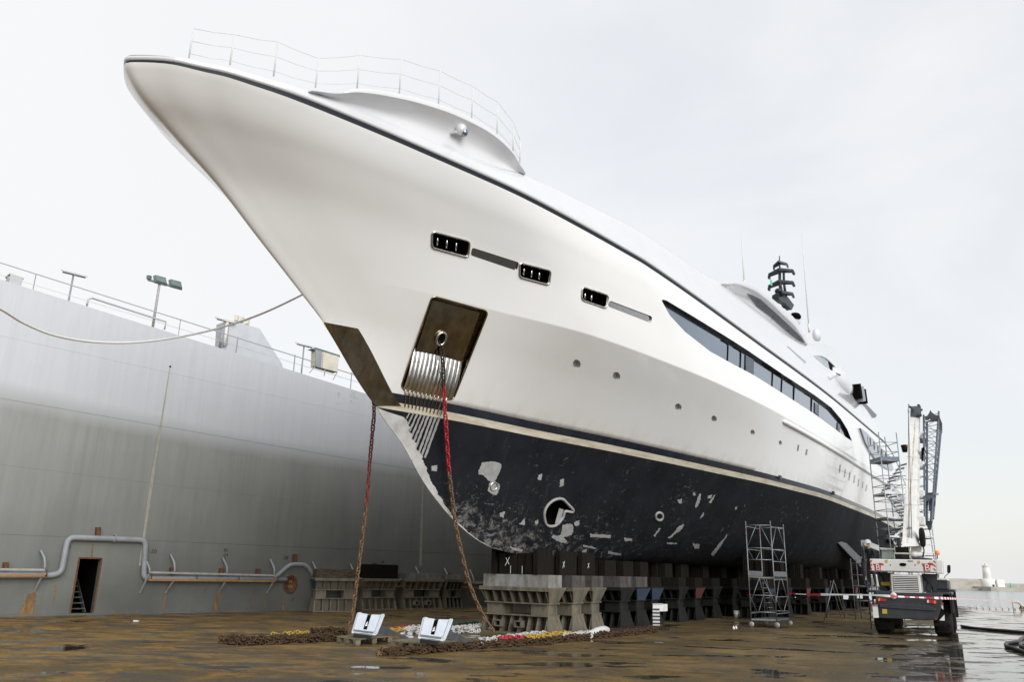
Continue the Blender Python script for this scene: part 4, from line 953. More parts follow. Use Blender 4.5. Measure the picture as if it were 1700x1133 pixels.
PT = [[(800, 769), (816, 767), (832, 772), (828, 786), (820, 800), (811, 799), (803, 790), (794, 787)],
      [(813, 802), (826, 803), (830, 808), (824, 822), (816, 820), (810, 815)], [(717, 774), (726, 773), (725, 783), (716, 782)],
      [(934, 872), (950, 871), (951, 884), (946, 890), (936, 893), (941, 899), (934, 902), (918, 895), (918, 889), (929, 890), (933, 881)],
      [(979, 887), (1014, 889), (1014, 894), (980, 892)], [(862, 871), (871, 861), (871, 873)], [(830, 852), (838, 850), (836, 860), (830, 859)],
      [(894, 790), (900, 787), (898, 798), (892, 796)], [(930, 797), (936, 795), (936, 806), (929, 809)], [(953, 868), (962, 864), (961, 873), (954, 874)],
      [(888, 867), (893, 863), (893, 870), (889, 871)], [(1036, 894), (1049, 895), (1049, 899), (1037, 899)], [(968, 905), (989, 910), (988, 912), (968, 908)],
      [(1010, 916), (1031, 920), (1031, 923), (1010, 920)], [(1125, 831), (1132, 828), (1131, 836), (1127, 837)], [(1150, 820), (1154, 817), (1155, 822), (1151, 824)],
      [(1160, 822), (1164, 820), (1162, 832), (1157, 842), (1154, 842)], [(1176, 823), (1182, 822), (1181, 827), (1174, 828)], [(1184, 824), (1188, 822), (1180, 836), (1177, 835)],
      [(1162, 860), (1168, 851), (1169, 855), (1161, 863)], [(1220, 843), (1224, 841), (1222, 847), (1220, 847)], [(1108, 893), (1116, 888), (1127, 875), (1135, 871), (1132, 879), (1120, 888), (1112, 895)],
      [(1085, 890), (1094, 878), (1097, 878), (1087, 892)], [(1180, 920), (1203, 893), (1206, 887), (1205, 893), (1186, 922)], [(966, 915), (975, 912), (973, 918), (967, 919)],
      [(1107, 902), (1124, 902), (1124, 904), (1108, 904)], [(1150, 903), (1162, 905), (1160, 911), (1153, 912)], [(846, 908), (868, 913), (866, 917), (850, 913)]]
for pl in PT: putpatch(jag(pl, .75, 1.6), .004, .012, 'primer_patch', 'primer', 10)
# stadium ring patch
ring = []
for t in [2*PI*j/16 for j in range(16)]: p, n = hit(1094+6*math.cos(t), 858+6.5*math.sin(t)); ring.append(p+n*.008)
MB().tube(ring, .05, 6, closed=True).build('intake_ring', 'primer', ya, local=True)
ring = []
for t in [2*PI*j/18 for j in range(18)]: p, n = hit(819.5+5.6*math.cos(t)-.2*6*math.sin(t), 808+6.8*math.sin(t)); ring.append(p+n*.01)
MB().tube(ring, .022, 6, closed=True).build('intake_ring', 'chrome2', ya, local=True)
# anodes / stripe bolts
for x, y in ((1293.5, 793), (1382, 819)):
    p, n = hit(x, y); mb = MB(); mb.box(p+n*.04, (.10, .28, .16)); mb.build('overboard_outlet', 'cdark', ya, local=True)
# open the recesses
def cut(o, lst):
    mats = []; mb = MB(); idx = []
    for m_, mt in lst:
        if mt not in mats: mats.append(mt)
        mb.add(m_.v, m_.f); idx += [mats.index(mt)]*len(m_.f)
    c = mb.build('cutter', [M[k] for k in mats], None)
    for p, i in zip(c.data.polygons, idx): p.material_index = i
    bm = bmesh.new(); bm.from_mesh(c.data); bmesh.ops.recalc_face_normals(bm, faces=bm.faces); bm.to_mesh(c.data); bm.free()
    for k in mats: 
        if M[k].name not in [q.name for q in o.data.materials]: o.data.materials.append(M[k])
    c.location = ya.location; c.rotation_euler = ya.rotation_euler
    md = o.modifiers.new('cut', 'BOOLEAN'); md.operation = 'DIFFERENCE'; md.solver = 'EXACT'; md.object = c; md.material_mode = 'TRANSFER'; md.use_self = False
    bpy.context.view_layer.update(); d = bpy.context.evaluated_depsgraph_get(); me = bpy.data.meshes.new_from_object(o.evaluated_get(d), preserve_all_data_layers=True, depsgraph=d)
    print('cut', o.name, len(o.data.polygons), '->', len(me.polygons), [q.name for q in me.materials])
    o.modifiers.clear(); o.data = me; bpy.data.objects.remove(c); smooth_angle(me, 62 if o is top_o else 45)
cut(top_o, cutT); cut(af_o, cutA)

# ---- upper works, mapped onto the side of the superstructure
UH = lambda x, y: hit(x, y, UB)
def upatch(poly, off, thick, name, mat, step=10, parent=None, ang=35): return putpatch(poly, off, thick, name, mat, step, UB, parent, ang)
upatch([(1306, 575), (1309, 576), (1338, 601), (1337, 604)], .01, .03, 'side_vent', 'slot')
CW = [(1350.5, 592), (1354, 591.5), (1362, 592), (1370, 596), (1377, 603), (1388, 613), (1396, 621), (1384, 617), (1374, 612), (1362, 602)]
upatch(CW, .012, .05, 'bridge_window', 'glass', 6)
upatch([(1374.5, 600.5), (1378, 603.5), (1388, 613), (1396, 621), (1384, 617), (1377.5, 613.5)], .03, .05, 'bridge_window_dark', 'hole', 6)
upatch([(1350, 591), (1353, 588.5), (1363, 589), (1372, 593.5), (1380, 601), (1399, 620.5), (1396, 621), (1378, 602.5), (1370, 595.6), (1362, 591.6), (1354, 591)], .06, .06, 'window_brow', 'upper', 6)
# shaded hollow beneath the tender bay and the bay itself
p, n = UH(1399, 640); 
mb = MB(); mb.lathe([(0.001, 1.5), (.45, 1.42), (.8, 1.1), (1.0, .6), (1.08, .0), (1.0, -.6), (.8, -1.1), (.45, -1.42), (.001, -1.5)], (0, 0, 0), (0, 1, 0), 20)
c = on_t(1400, 636, 4.0); mb.v = [Vector((v.x*.62+c.x-.25, v.y*1.6+c.y, v.z*.80+c.z)) for v in mb.v]; mb.build('wing_fairing', 'upper', ya, local=True)
c = on_t(1427, 655, 4.25); mb = MB()
for k, (dy, mt) in enumerate(((-.9, 'hole'), (0, 'pipe'), (.85, 'hole'))):
    m_ = MB(); m_.box((c.x, c.y+dy, c.z), (.5, .95 if k == 1 else .7, .95), Matrix.Rotation(.25, 3, 'X')); m_.build('liferaft_canister' if k == 1 else 'canister_strap', mt, ya, local=True)
pts = [on_t(x, y, 4.2) for x, y in ((1388, 620), (1400, 625), (1412, 635), (1424, 648))]
MB().tube(pts, .03, 6).build('hand_line', 'hole', ya, local=True)
a = [on_t(x, y, 4.0) for x, y in ((1432, 672), (1436, 669), (1456, 690), (1453, 694), (1446, 694))]
mb = MB(); mb.prism(a, (-.3, 0, 0)); mb.build('aft_side_window', 'soffit', ya, local=True)
# aft deck opening, dark glass with bright edge
AW = [(1426, 711.6), (1436, 719), (1456, 740), (1476.5, 760), (1481, 782), (1472, 780), (1456, 770), (1442, 750), (1434, 735)]
aw = putpatch(AW, .10, .12, 'aft_saloon_window', 'glass', 10)
for k in range(5):
    x = 1441+k*6.5; y = 727.5+k*6.2; putpatch([(x, y), (x+.9, y+.8), (x+1.4, y+13+k), (x+.5, y+12+k)], .115, .03, 'window_mullion', 'hole', 30, parent=aw)
# mast
M['mastblack'] = newmat('mast_black', (.008, .012, .018), .45)
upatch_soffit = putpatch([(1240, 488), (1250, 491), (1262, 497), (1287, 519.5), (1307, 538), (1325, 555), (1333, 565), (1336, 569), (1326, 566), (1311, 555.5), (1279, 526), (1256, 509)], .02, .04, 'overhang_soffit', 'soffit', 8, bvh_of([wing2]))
mast = thing('radar_mast', 'black swept radar mast with stacked wing platforms on top of the yacht', 'mast', YM @ Vector((0, 33.8, 15)), -YA)
def mt(x, y, dt=0): return YM @ on_t(x, y, dt)
mb = MB(); mb.tube([mt(1302, 512), mt(1294.5, 470), mt(1294.5, 452)], [.16, .11, .10], 10); mb.build('front_column', 'mastblack', mast)
mb = MB(); mb.tube([mt(1307, 512), mt(1301.5, 470), mt(1301, 452)], [.12, .09, .09], 10); mb.build('rear_column', 'mastblack', mast)
mb = MB(); mb.tube([mt(1295, 450), mt(1294, 437), mt(1294, 425)], [.07, .05, .03], 8); mb.build('top_pole', 'mastblack', mast)
for x0, xm, x1, y, th in ((1287, 1294, 1304, 437, .30), (1281.5, 1295, 1312, 450.5, .42), (1283, 1295, 1313.5, 470, .42), (1290, 1298, 1315, 488, .42)):
    cc = on_t(xm, y, 0); L0 = on_t(x0, y+6, 0); R0 = on_t(x1, y+2, 0)
    w = abs((proj(YM @ (cc+Vector((1, 0, 0))))[0]-xm)) or 8
    hwl = .85*(x1-x0)/30; mb = MB()
    for sg in (-1, 1):
        p = [Vector((0, cc.y-.25, cc.z)), Vector((sg*hwl, cc.y+.1, cc.z-.16)), Vector((sg*hwl, cc.y+.4, cc.z-.16)), Vector((0, cc.y+.4, cc.z))]
        mb.prism([YM @ v for v in p], (0, 0, th*.42))
        mb.prism([YM @ (v+Vector((0, 0, -.1))) for v in [Vector((sg*hwl*.9, cc.y+.1, cc.z-.22)), Vector((sg*hwl*1.06, cc.y+.14, cc.z-.22)), Vector((sg*hwl*1.06, cc.y+.4, cc.z-.22)), Vector((sg*hwl*.9, cc.y+.4, cc.z-.22))]], (0, 0, .18))
    mb.build('wing_platform', 'mastblack', mast)
for x, y, r in ((1292.5, 484, .22), (1296, 499, .28)):
    mb = MB(); mb.lathe([(.001, -.7*r), (r, -.5*r), (r*1.2, .2*r), (r*.8, .8*r), (.001, r)], mt(x, y), n=14); mb.build('radar_scanner', 'mastblack', mast)
mb = MB(); mb.prism([mt(1278, 463, .9), mt(1281, 466, .9), mt(1281.5, 475, .9), mt(1278.5, 473, .9)], (.03, 0, .0)); mb.build('flag', 'flag', mast)
mb = MB(); mb.prism([mt(1284, 495), mt(1299, 494), mt(1310, 508), mt(1306, 516), mt(1296, 506), mt(1286, 500)], YN*.35); mb.build('mast_base', 'mastblack', mast)
for x0, y0, x1, y1, lb in ((1236, 475, 1231, 385, 'thin white whip antenna left of the black radar mast'), (1343, 545, 1333, 372, 'thin white whip antenna right of the black radar mast')):
    a = mt(x0, y0, 1.5); t = thing('whip_antenna', lb, 'antenna', a, group='whip antennas on the yacht roof'); b = mt(x1, y1, 1.5); b = Vector((a.x+(b.x-a.x)*.3, a.y+(b.y-a.y)*.3, b.z))
    mb = MB(); mb.tube([a, a.lerp(b, .5), b], [.05, .035, .015], 6); mb.build('whip', 'plain', t); mb = MB(); mb.tube([a-Vector((0, 0, .3)), a+Vector((0, 0, .3))], .08, 8); mb.build('mount', 'plain', t)
# small roof pods
def pod(x, y, t, rx, rz, name, mat):
    c = on_t(x, y, t); mb = MB(); mb.lathe([(.001, -1), (.6, -.85), (.95, -.35), (1, .15), (.8, .7), (.45, .95), (.001, 1)], (0, 0, 0), (0, 0, 1), 18); mb.v = [Vector((v.x*rx*.8, v.y*rx*1.3, v.z*rz))+c for v in mb.v]
    o = mb.build(name, mat, ya, local=True); return o
pod(1319, 532, 2.6, .42, .42, 'searchlight_pod', 'upper'); pod(1321, 526, 2.75, .36, .2, 'searchlight_visor', 'hole')
pod(1356, 557, 2.2, .36, .42, 'satellite_dome', 'upper')
# overhang soffit fittings
for x, y in ((1257, 501), (1283, 528), (1308, 549)):
    p, n = hit(x, y, bvh_of([wing2])); 
    if p: mb = MB(); mb.box(p+n*.02, (.10, .35, .04)); mb.build('soffit_light', 'cdark', ya, local=True)
# camera dome and bracket under the foredeck wing
WBV = bvh_of([wing]); p, n = hit(765, 214, WBV)
if p:
    cd = MB().lathe([(.001, .2), (.11, .17), (.14, .06), (.14, -.02), (.12, -.06)], p+n*.02, (.15, -.2, -.2), 16).build('camera_housing', 'upper', ya, local=True)
    cc = p+n*.10+Vector((0.03, .02, -.05)); MB().lathe([(.001, -.1), (.07, -.075), (.10, 0), (.07, .075), (.001, .1)], cc, (0, 0, 1), 16).build('camera_dome', 'glass', cd, local=True)
    q, n = hit(757, 220, WBV); mb = MB(); mb.box(q+n*.05, (.12, .30, .05), Matrix.Rotation(.3, 3, 'X')); mb.build('bracket_light', 'upper', ya, local=True)
# railing posts and wires on the bow
RP = [(314, 93.5, 322, 46, 0), (382, 105.5, 388, 55.5, 0), (454.5, 124, 461, 68, 0), (524, 143, 528.5, 95, 0), (593, 144, 597, 90, 1), (663, 153, 667.5, 97, 1), (728, 171, 731, 116, 1), (783, 195, 786, 142, 1), (825, 222, 827, 168.5, 1), (851.5, 249, 854, 202, 1), (863, 268, 865, 232, 1)]
rail = tag(bpy.data.objects.new('bow_railing', None), None); COL.objects.link(rail); rail.parent = ya
prev = None; tops = []
for x0, y0, x1, y1, w in RP:
    tf = (lambda s, z: (wfx[0](s)-.04)) if w else (lambda s, z: cap_top(s)[0].x-.08)
    a = on_t(x0, y0, tf); 
    base_z = a.z-.03; zt = a.z
    while lproj(Vector((a.x, a.y, zt)))[1] > y1 and zt < a.z+3: zt += .01
    b = Vector((a.x, a.y, zt)); b0 = Vector((a.x, a.y, base_z))
    MB().tube([b0, b], [.017, .012], 6).build('railing_post', 'plain', rail, local=True); tops.append((b0, b))
for fr_ in (.97, .55, .14):
    P = []
    for i, (a, b) in enumerate(tops):
        q = a.lerp(b, fr_)
        if P: P.append(P[-1].lerp(q, .5)-Vector((0, 0, .02)))
        P.append(q)
    MB().tube(P, .0055, 5).build('railing_wire', 'plain', rail, local=True)
# stabiliser fin and shaft bulge
a = [on_t(x, y, 3.6) for x, y in ((1383, 899), (1388, 896), (1398, 899), (1430, 931), (1431, 938), (1421, 939))]
mb = MB(); mb.prism(a, (.25, 0, -.12)); mb.build('stabiliser_fin', 'navy', ya, local=True, bevel=.05)
p, n = hit(1474.5, 889)
mb = MB(); mb.lathe([(.001, -.6), (.35, -.5), (.56, -.2), (.6, .05), (.5, .35), (.3, .52), (.001, .6)], p+n*.2, n, 18); mb.build('fender_ball', 'navy', ya, local=True)

# ================================================================== KEEL BLOCKS
def keel_block(loc, rz, W_, D_, label, cat='keel block', mats=('block', 'block'), top='conc', ztop=1.62, group=None, sockets=False, wood=None):
    t = thing('keel_block', label, cat, loc, rz, group); mA, mB = mats
    def B(name, m, *boxes):
        mb = MB(); 
        for c, s_ in boxes: mb.box(c, s_)
        return mb.build(name, m, t, local=True)
    B('base_plate', mA, ((0, 0, .02), (W_, D_, .04))); B('lower_plate', mA, ((0, 0, .50), (W_*.94, D_*.72, .035)))
    B('upper_plate', mA, ((0, 0, .83), (W_*.94, D_*.72, .035))); B('top_plate', mA, ((0, 0, 1.25), (W_*1.04, D_, .05)), ((0, -D_/2+.02, 1.20), (W_*1.04, .03, .06)))
    B('lower_web', mA, ((0, 0, .26), (W_*.92, .08, .44))); B('upper_web', mA, ((0, 0, 1.04), (W_*.92, .08, .38)))
    for sx in (-1, 1): B('core_box', mA, ((sx*W_*.33, 0, .665), (W_*.24, D_*.55, .30)))
    nr = max(4, int(W_/.31))
    for lvl in (0, 1):
        za, zb = ((.04, .482) if lvl == 0 else (.848, 1.225)); ya_, yb = ((D_/2-.03, D_*.30) if lvl == 0 else (D_*.27, D_/2-.03)); me = None
        for i in range(nr+1):
            x = -W_*.46+W_*.92*i/nr; end = i in (0, nr)
            for sg in (-1, 1):
                if me is None or end:
                    mb = MB(); mb.prism([(-.015, sg*.04, za), (-.015, sg*ya_, za), (-.015, sg*yb, zb), (-.015, sg*.04, zb)], (.03, 0, 0))
                if not hasattr(keel_block, 'c'): keel_block.c = {}
                key = (round(D_, 2), lvl, sg, mA)
                if key not in keel_block.c:
                    mb = MB(); mb.prism([(-.015, sg*.04, za), (-.015, sg*ya_, za), (-.015, sg*yb, zb), (-.015, sg*.04, zb)], (.03, 0, 0))
                    o = mb.build('rib', mA, t, local=True); keel_block.c[key] = o.data
                else: o = bpy.data.objects.new('rib', keel_block.c[key]); COL.objects.link(o); o.parent = t
                o.location = (x, 0, 0); me = 1
        # slanted end plates
        for sg in (-1, 1):
            xo = W_*.46; w0, w1 = (W_*.5, W_*.47) if lvl == 0 else (W_*.47, W_*.52); mb = MB()
            mb.prism([(sg*w0, -ya_, za), (sg*w0, ya_, za), (sg*w1, yb, zb), (sg*w1, -yb, zb)], (-sg*.03, 0, 0)); mb.build('end_plate', mats[1] if (mats[1] != 'block' and lvl == 1) else mA, t, local=True)
    if sockets:
        for x in (-W_*.20, W_*.10):
            mb = MB()
            for dx, dz, w, h in ((-.10, 0, .03, .18), (.10, 0, .03, .18), (0, .075, .2, .03), (0, -.075, .2, .03)): mb.box((x+dx, -D_/2+.02, .27+dz), (w, .22, h))
            mb.build('lifting_socket', mA, t, local=True); mb = MB(); mb.box((x, -D_/2+.08, .27), (.17, .04, .12)); mb.build('socket_hole', 'hole', t, local=True)
    if top:
        rr = random.Random(int(loc[0]*77)); n = 3 if top == 'conc' else 1
        zz = 1.275
        B('cap_block', top, ((0, 0, (zz+ztop)/2), (W_*.97, D_*.8, ztop-zz)))
    if wood:
        for (x0, x1, y0, y1, z0, z1) in wood:
            n = max(1, round((x1-x0)/.28))
            for k in range(n):
                a = x0+(x1-x0)*k/n; b = x0+(x1-x0)*(k+1)/n; mb = MB(); mb.box(((a+b)/2, (y0+y1)/2+random.uniform(-.05, .05), (z0+z1)/2), (b-a-random.uniform(.01, .05), (y1-y0)*random.uniform(.85, 1.05), z1-z0)); mb.build('timber', 'timberd', t, local=True)
    return t
def hz(t, s):                      # underside of the hull at a plan position
    r = HB.ray_cast(Vector((t, s, -1)), Vector((0, 0, 1))); return r[0].z if r[0] else None
# row under the keel
ORD = 'first second third fourth fifth sixth seventh eighth ninth tenth eleventh twelfth thirteenth fourteenth fifteenth sixteenth seventeenth eighteenth'.split()
ss = [.55, 1.95, 3.3, 5.3, 6.7, 8.1, 10.4, 12.2, 14.6, 17, 19.5, 22, 24.5, 27, 30, 33, 36, 39]
lab = ['foremost steel keel block with two square lifting sockets, below the yacht forefoot', 'second steel keel block from the bow, right behind the one with sockets', 'third steel keel block from the bow, with dark stained timbers',
       'dark keel block just right of the bright gap under the bow', 'keel block with a blue painted end, fifth from the bow', 'keel block with pale blue end beside the striped board']
for i, s_ in enumerate(ss):
    P = YM @ Vector((0, s_, 0)); kw = dict(sockets=i == 0)
    if i < 3: mats = ('block', 'block')
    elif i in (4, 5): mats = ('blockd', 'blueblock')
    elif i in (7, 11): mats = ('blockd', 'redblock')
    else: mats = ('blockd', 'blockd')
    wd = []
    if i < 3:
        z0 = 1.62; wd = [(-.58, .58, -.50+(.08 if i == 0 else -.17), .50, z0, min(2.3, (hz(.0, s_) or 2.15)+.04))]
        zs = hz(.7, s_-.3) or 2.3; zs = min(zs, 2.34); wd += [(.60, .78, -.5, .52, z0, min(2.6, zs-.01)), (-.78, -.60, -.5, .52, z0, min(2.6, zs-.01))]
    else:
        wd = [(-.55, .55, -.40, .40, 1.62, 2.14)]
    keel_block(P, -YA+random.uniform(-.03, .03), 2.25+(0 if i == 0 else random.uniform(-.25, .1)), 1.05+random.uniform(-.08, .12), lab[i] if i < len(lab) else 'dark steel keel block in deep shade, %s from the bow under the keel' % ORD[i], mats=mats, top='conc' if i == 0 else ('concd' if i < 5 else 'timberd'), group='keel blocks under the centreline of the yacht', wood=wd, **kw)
# bilge row in shade
for i, s_ in enumerate([9.5, 12.5, 15.5, 18.5, 22, 26, 30, 34, 38]):
    z_ = hz(2.4, s_)
    if not z_ or z_ > 3.0: continue
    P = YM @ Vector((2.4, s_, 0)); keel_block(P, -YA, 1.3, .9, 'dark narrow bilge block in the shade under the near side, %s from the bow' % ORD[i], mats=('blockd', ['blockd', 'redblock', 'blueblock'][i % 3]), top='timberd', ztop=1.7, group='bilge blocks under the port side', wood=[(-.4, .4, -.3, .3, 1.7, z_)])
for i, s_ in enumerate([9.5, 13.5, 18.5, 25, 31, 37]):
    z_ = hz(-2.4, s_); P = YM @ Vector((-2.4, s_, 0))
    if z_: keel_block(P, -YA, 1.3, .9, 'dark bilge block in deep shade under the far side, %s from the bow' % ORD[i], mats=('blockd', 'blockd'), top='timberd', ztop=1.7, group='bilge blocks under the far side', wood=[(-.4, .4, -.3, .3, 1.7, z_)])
# chalk crosses on the shade timbers
fb = [o for o in bpy.data.objects if o.name.startswith('keel_block') and o.parent is None][0]
def cross(P, r, u, s_, parent):
    mb = MB(); mb.bar(P-r*s_*.6-u*s_, P+r*s_*.6+u*s_, .018, .006, r.cross(u)); mb.build('chalk_mark', 'chalk', parent); mb = MB(); mb.bar(P+r*s_*.5-u*s_*.7, P-r*s_*.4+u*s_*.8, .018, .008, r.cross(u)); mb.build('chalk_mark', 'chalk', parent)
U3 = Vector((0, 0, 1))
cross(yw(-.22, .06, 1.98), YN, U3, .12, fb); cross(yw(.80, 1.6, 1.93), YD, U3, .10, fb); cross(yw(.80, 3.2, 1.93), YD, U3, .08, fb)
for t_, s_ in ((-.1, .055), (.3, .055)): mb = MB(); mb.bar(yw(t_, s_, 1.64), yw(t_, s_, 1.86), .014, .006, YD); mb.build('chalk_mark', 'chalk', fb)
# four spare blocks along the dock wall
for (xa, ya2, xb, yb2, lb, top, zt, mats) in ((518, 1017, 592, 1017, 'spare keel block with a blue painted end and long stained timber, leftmost by the wall', 'timber', 1.62, ('blockl', 'blueblock')),
        (600, 1014.5, 661, 1013.5, 'spare keel block carrying the thickest dark timber, second from the left by the wall', 'timberd', 1.85, ('blockl', 'blockl')),
        (669, 1013, 737, 1012, 'spare keel block with rusty pale timber, third from the left by the wall', 'conc', 1.52, ('blockl', 'blockl')),
        (741, 1012.3, 770, 1012, 'bluish grey spare keel block with a flat top, rightmost by the wall', 'conc', 1.5, ('block', 'block'))):
    a, b = gnd(xa, ya2), gnd(xb, yb2); c = (a+b)/2; W_ = (b-a).length*.95; d = (b-a).normalized(); rz = math.atan2(d.y, d.x)
    n = Vector((-d.y, d.x, 0)); keel_block(c+n*.42, rz, W_, .85, lb, mats=mats, top=top, ztop=zt, group='spare keel blocks by the dock wall', sockets=(xa == 669))

# ================================================================== CHAINS
def link_mb(L_=.235, w=.13, r=.023, n=5, k=4, stud=True):
    mb = MB(); pts = []; R_ = w/2-r; h = L_/2-r-R_
    for sgn in (1, -1):
        for j in range(k+1):
            a = -PI/2+PI*j/k; pts.append(Vector((sgn*(h+R_*math.cos(a)), sgn*R_*math.sin(a), 0)))
    mb.tube(pts, r, n, closed=True)
    if stud: mb.tube([(0, -R_, 0), (0, R_, 0)], r*.7, 4, caps=False)
    return mb
def resample(P, step):
    out = [P[0].copy()]; acc = 0.0
    for a, b in zip(P[:-1], P[1:]):
        d = (b-a).length; 
        while acc+step <= 0: pass
        pos = step-acc
        while pos <= d: out.append(a.lerp(b, pos/d)); pos += step
        acc = (acc+d) % step if d else acc
        acc = d-(pos-step) 
    return out
def resample(P, step):
    L_ = [0]
    for a, b in zip(P[:-1], P[1:]): L_.append(L_[-1]+(b-a).length)
    out = []; n = int(L_[-1]/step); j = 0
    for i in range(n+1):
        t = i*step
        while j < len(P)-2 and L_[j+1] < t: j += 1
        out.append(P[j].lerp(P[j+1], min(1, (t-L_[j])/max(1e-6, L_[j+1]-L_[j]))))
    return out
def chain(P, label, matf, pitch=.178):
    Q = resample(P, pitch); t = thing('anchor_chain', label, 'chain', Q[-1], 0, 'chains hanging from the yacht bow'); me = {}
    for i in range(len(Q)-1):
        a, b = Q[i], Q[i+1]; mname = matf(a); key = mname
        if key not in me:
            o = link_mb().build('link', mname, t, local=True); me[key] = o.data
        else: o = bpy.data.objects.new('link', me[key]); COL.objects.link(o); o.parent = t
        d = (b-a).normalized(); s_ = Vector((.8, -.6, 0)) if i % 2 else Vector((.6, .8, 0)); s_ = (s_-d*s_.dot(d)).normalized()
        s_ = (s_+d.cross(s_)*random.uniform(-.25, .25)).normalized(); u = d.cross(s_)
        M_ = Matrix((d, s_, u)).transposed().to_4x4(); M_.translation = (a+b)/2-Q[-1]
        o.matrix_local = M_
    return t
HW = YM @ (HAWSE-nrmP*.05); HM = YM @ Vector((-HAWSE.x, HAWSE.y, HAWSE.z))
dH = (HW-CAM).dot(FW); ge = gnd(826, 1057); dG = (ge-CAM).dot(FW)
c2 = [(733.5, 552), (735, 600), (737, 650), (740, 700), (744.5, 770), (751, 830), (758, 880), (768, 925), (778, 965), (792, 1002), (808, 1033), (826, 1056)]
P = []
for x, y in c2: t = (y-552)/(1056-552); P.append(atd(x, y, dH-.12+(dG-dH+.12)*t**1.1))
P[0] = HW
chain(spline(P, 6), 'anchor chain hanging from the near hawse pocket, dark then red then rusty', lambda p: 'darkchain' if proj(p)[1] < 640 else ('redchain' if proj(p)[1] < 783 else 'rustchain'))
ge = gnd(578, 1056)
P = [HM]
c1 = [(621, 676), (619, 710), (614.5, 760), (609, 830), (602, 890), (595, 945), (590, 985), (585, 1020), (576, 1053)]
d1, d0 = (ge-CAM).dot(FW), (HM-CAM).dot(FW)
for x, y in c1: t = (y-600)/(1053-600); P.append(atd(x, y, d0+(d1-d0)*t))
chain(spline(P, 6), 'anchor chain hanging behind the bow from the far side, dull red above and rusty below', lambda p: 'redchain2' if proj(p)[1] < 832 else 'rustchain')
def heap(name, label, path, width, rows, layers, mat, cat='chain', seed=1, step=.13, zbase=.04, sag=0, r=.024):
    rd = random.Random(seed); C_ = spline(path, 10); mb = MB(); base = path[0]; Lk = link_mb(.19, .115, r*.85, 4, 3)
    for ly in range(layers):
        nr = rows-ly
        for k in range(nr):
            off = (k-(nr-1)/2)*width/max(1, rows); ph = rd.uniform(0, 6); Q = []
            for i, p in enumerate(C_):
                d = (C_[min(i+1, len(C_)-1)]-C_[max(i-1, 0)]).normalized(); s_ = Vector((-d.y, d.x, 0))
                Q.append(p+s_*(off+.07*math.sin(i*.7+ph)+rd.uniform(-.03, .03))+Vector((0, 0, zbase+.075*ly+rd.uniform(-.01, .02))))
            Q = resample(Q, step); a_ = rd.randint(0, 1)
            for i in range(len(Q)-1):
                a, b = Q[i], Q[i+1]; d = (b-a+Vector((rd.uniform(-.07, .07), rd.uniform(-.07, .07), rd.uniform(-.05, .05)))).normalized()
                s_ = Vector((-d.y, d.x, 0)).normalized(); an = (.3 if (i+a_) % 2 else 1.35)+rd.uniform(-.3, .3); u = d.cross(s_)
                s2 = s_*math.cos(an)+u*math.sin(an); u2 = d.cross(s2); m_ = Matrix((d, s2, u2)).transposed(); c = (a+b)/2
                mb.add([m_ @ v+c for v in Lk.v], Lk.f, True)
    t = mb.build(name, mat); tag(t, label, cat, None, 'stuff'); return t
def gp(*q): return [gnd(x, y) for x, y in q]
heap('chain_pile', 'long pile of rusty anchor chain on the floor left of the first anchor', gp((376, 1069), (420, 1071), (470, 1068), (520, 1066), (560, 1064)), .62, 5, 2, 'piledchain', seed=2, step=.12)
heap('chain_pile', 'end of the rusty chain heaped beside the first pallet', gp((520, 1056), (545, 1054), (572, 1056)), .5, 3, 2, 'piledchain', seed=6)
heap('ground_chain', 'rusty chain laid out on the floor in front of the second pallet and the blocks', gp((636, 1091), (680, 1088), (730, 1083.5), (780, 1079), (840, 1075), (900, 1071), (960, 1064.5), (1010, 1059), (1060, 1054), (1090, 1050)), .32, 2, 2, 'piledchain', seed=3)
heap('chain_end', 'upright rusty shackle end of the chain left of the second pallet', gp((632, 1089), (640, 1091)), .2, 2, 3, 'rustchain', seed=4)
heap('ground_chain', 'dark chain heap on the floor at the right end of the laid out chain', gp((1005, 1052), (1045, 1050), (1092, 1045.5)), .9, 5, 1, 'darkchain', seed=5)
heap('painted_chain', 'yellow painted chain stretched along the back of the rusty chain pile', gp((452, 1058), (500, 1055.5), (556, 1052)), .12, 1, 1, 'yellowchain', seed=7, zbase=.05, r=.02)
heap('painted_chain', 'short yellow painted chain length between the first anchor and the white chain', gp((650, 1051), (664, 1049), (674, 1047)), .2, 2, 1, 'yellowchain', seed=8)
heap('painted_chain', 'red painted chain length behind the first anchor shank', gp((655, 1047), (672, 1045), (690, 1044)), .2, 1, 1, 'redchain', seed=9)
heap('painted_chain', 'white painted chain between the two anchors', gp((672, 1057), (684, 1052), (697, 1054), (693, 1049), (676, 1051)), .25, 2, 2, 'whitechain', seed=10)
heap('painted_chain', 'white painted chain heap with rust just left of the foremost keel block', gp((752, 1053), (765, 1049), (780, 1051), (794, 1046), (802, 1049)), .5, 3, 2, 'whitechain', seed=11)
heap('painted_chain', 'green painted chain length behind the white chain heap beside the keel block', gp((750, 1040), (770, 1038), (798, 1037)), .15, 1, 1, 'greenchain', seed=12)
heap('painted_chain', 'red painted chain length behind the second anchor', gp((752, 1045), (768, 1044), (786, 1043)), .15, 1, 1, 'redchain', seed=13)
heap('painted_chain', 'white painted chain leading from the second anchor shackle', gp((797, 1069), (812, 1068), (826, 1067), (850, 1063), (880, 1061)), .2, 2, 1, 'whitechain', seed=14, zbase=.08)
heap('painted_chain', 'red painted chain length in the bundle before the foremost keel block', gp((828, 1068.5), (845, 1067), (868, 1065)), .2, 2, 1, 'redchain', seed=15, zbase=.1)
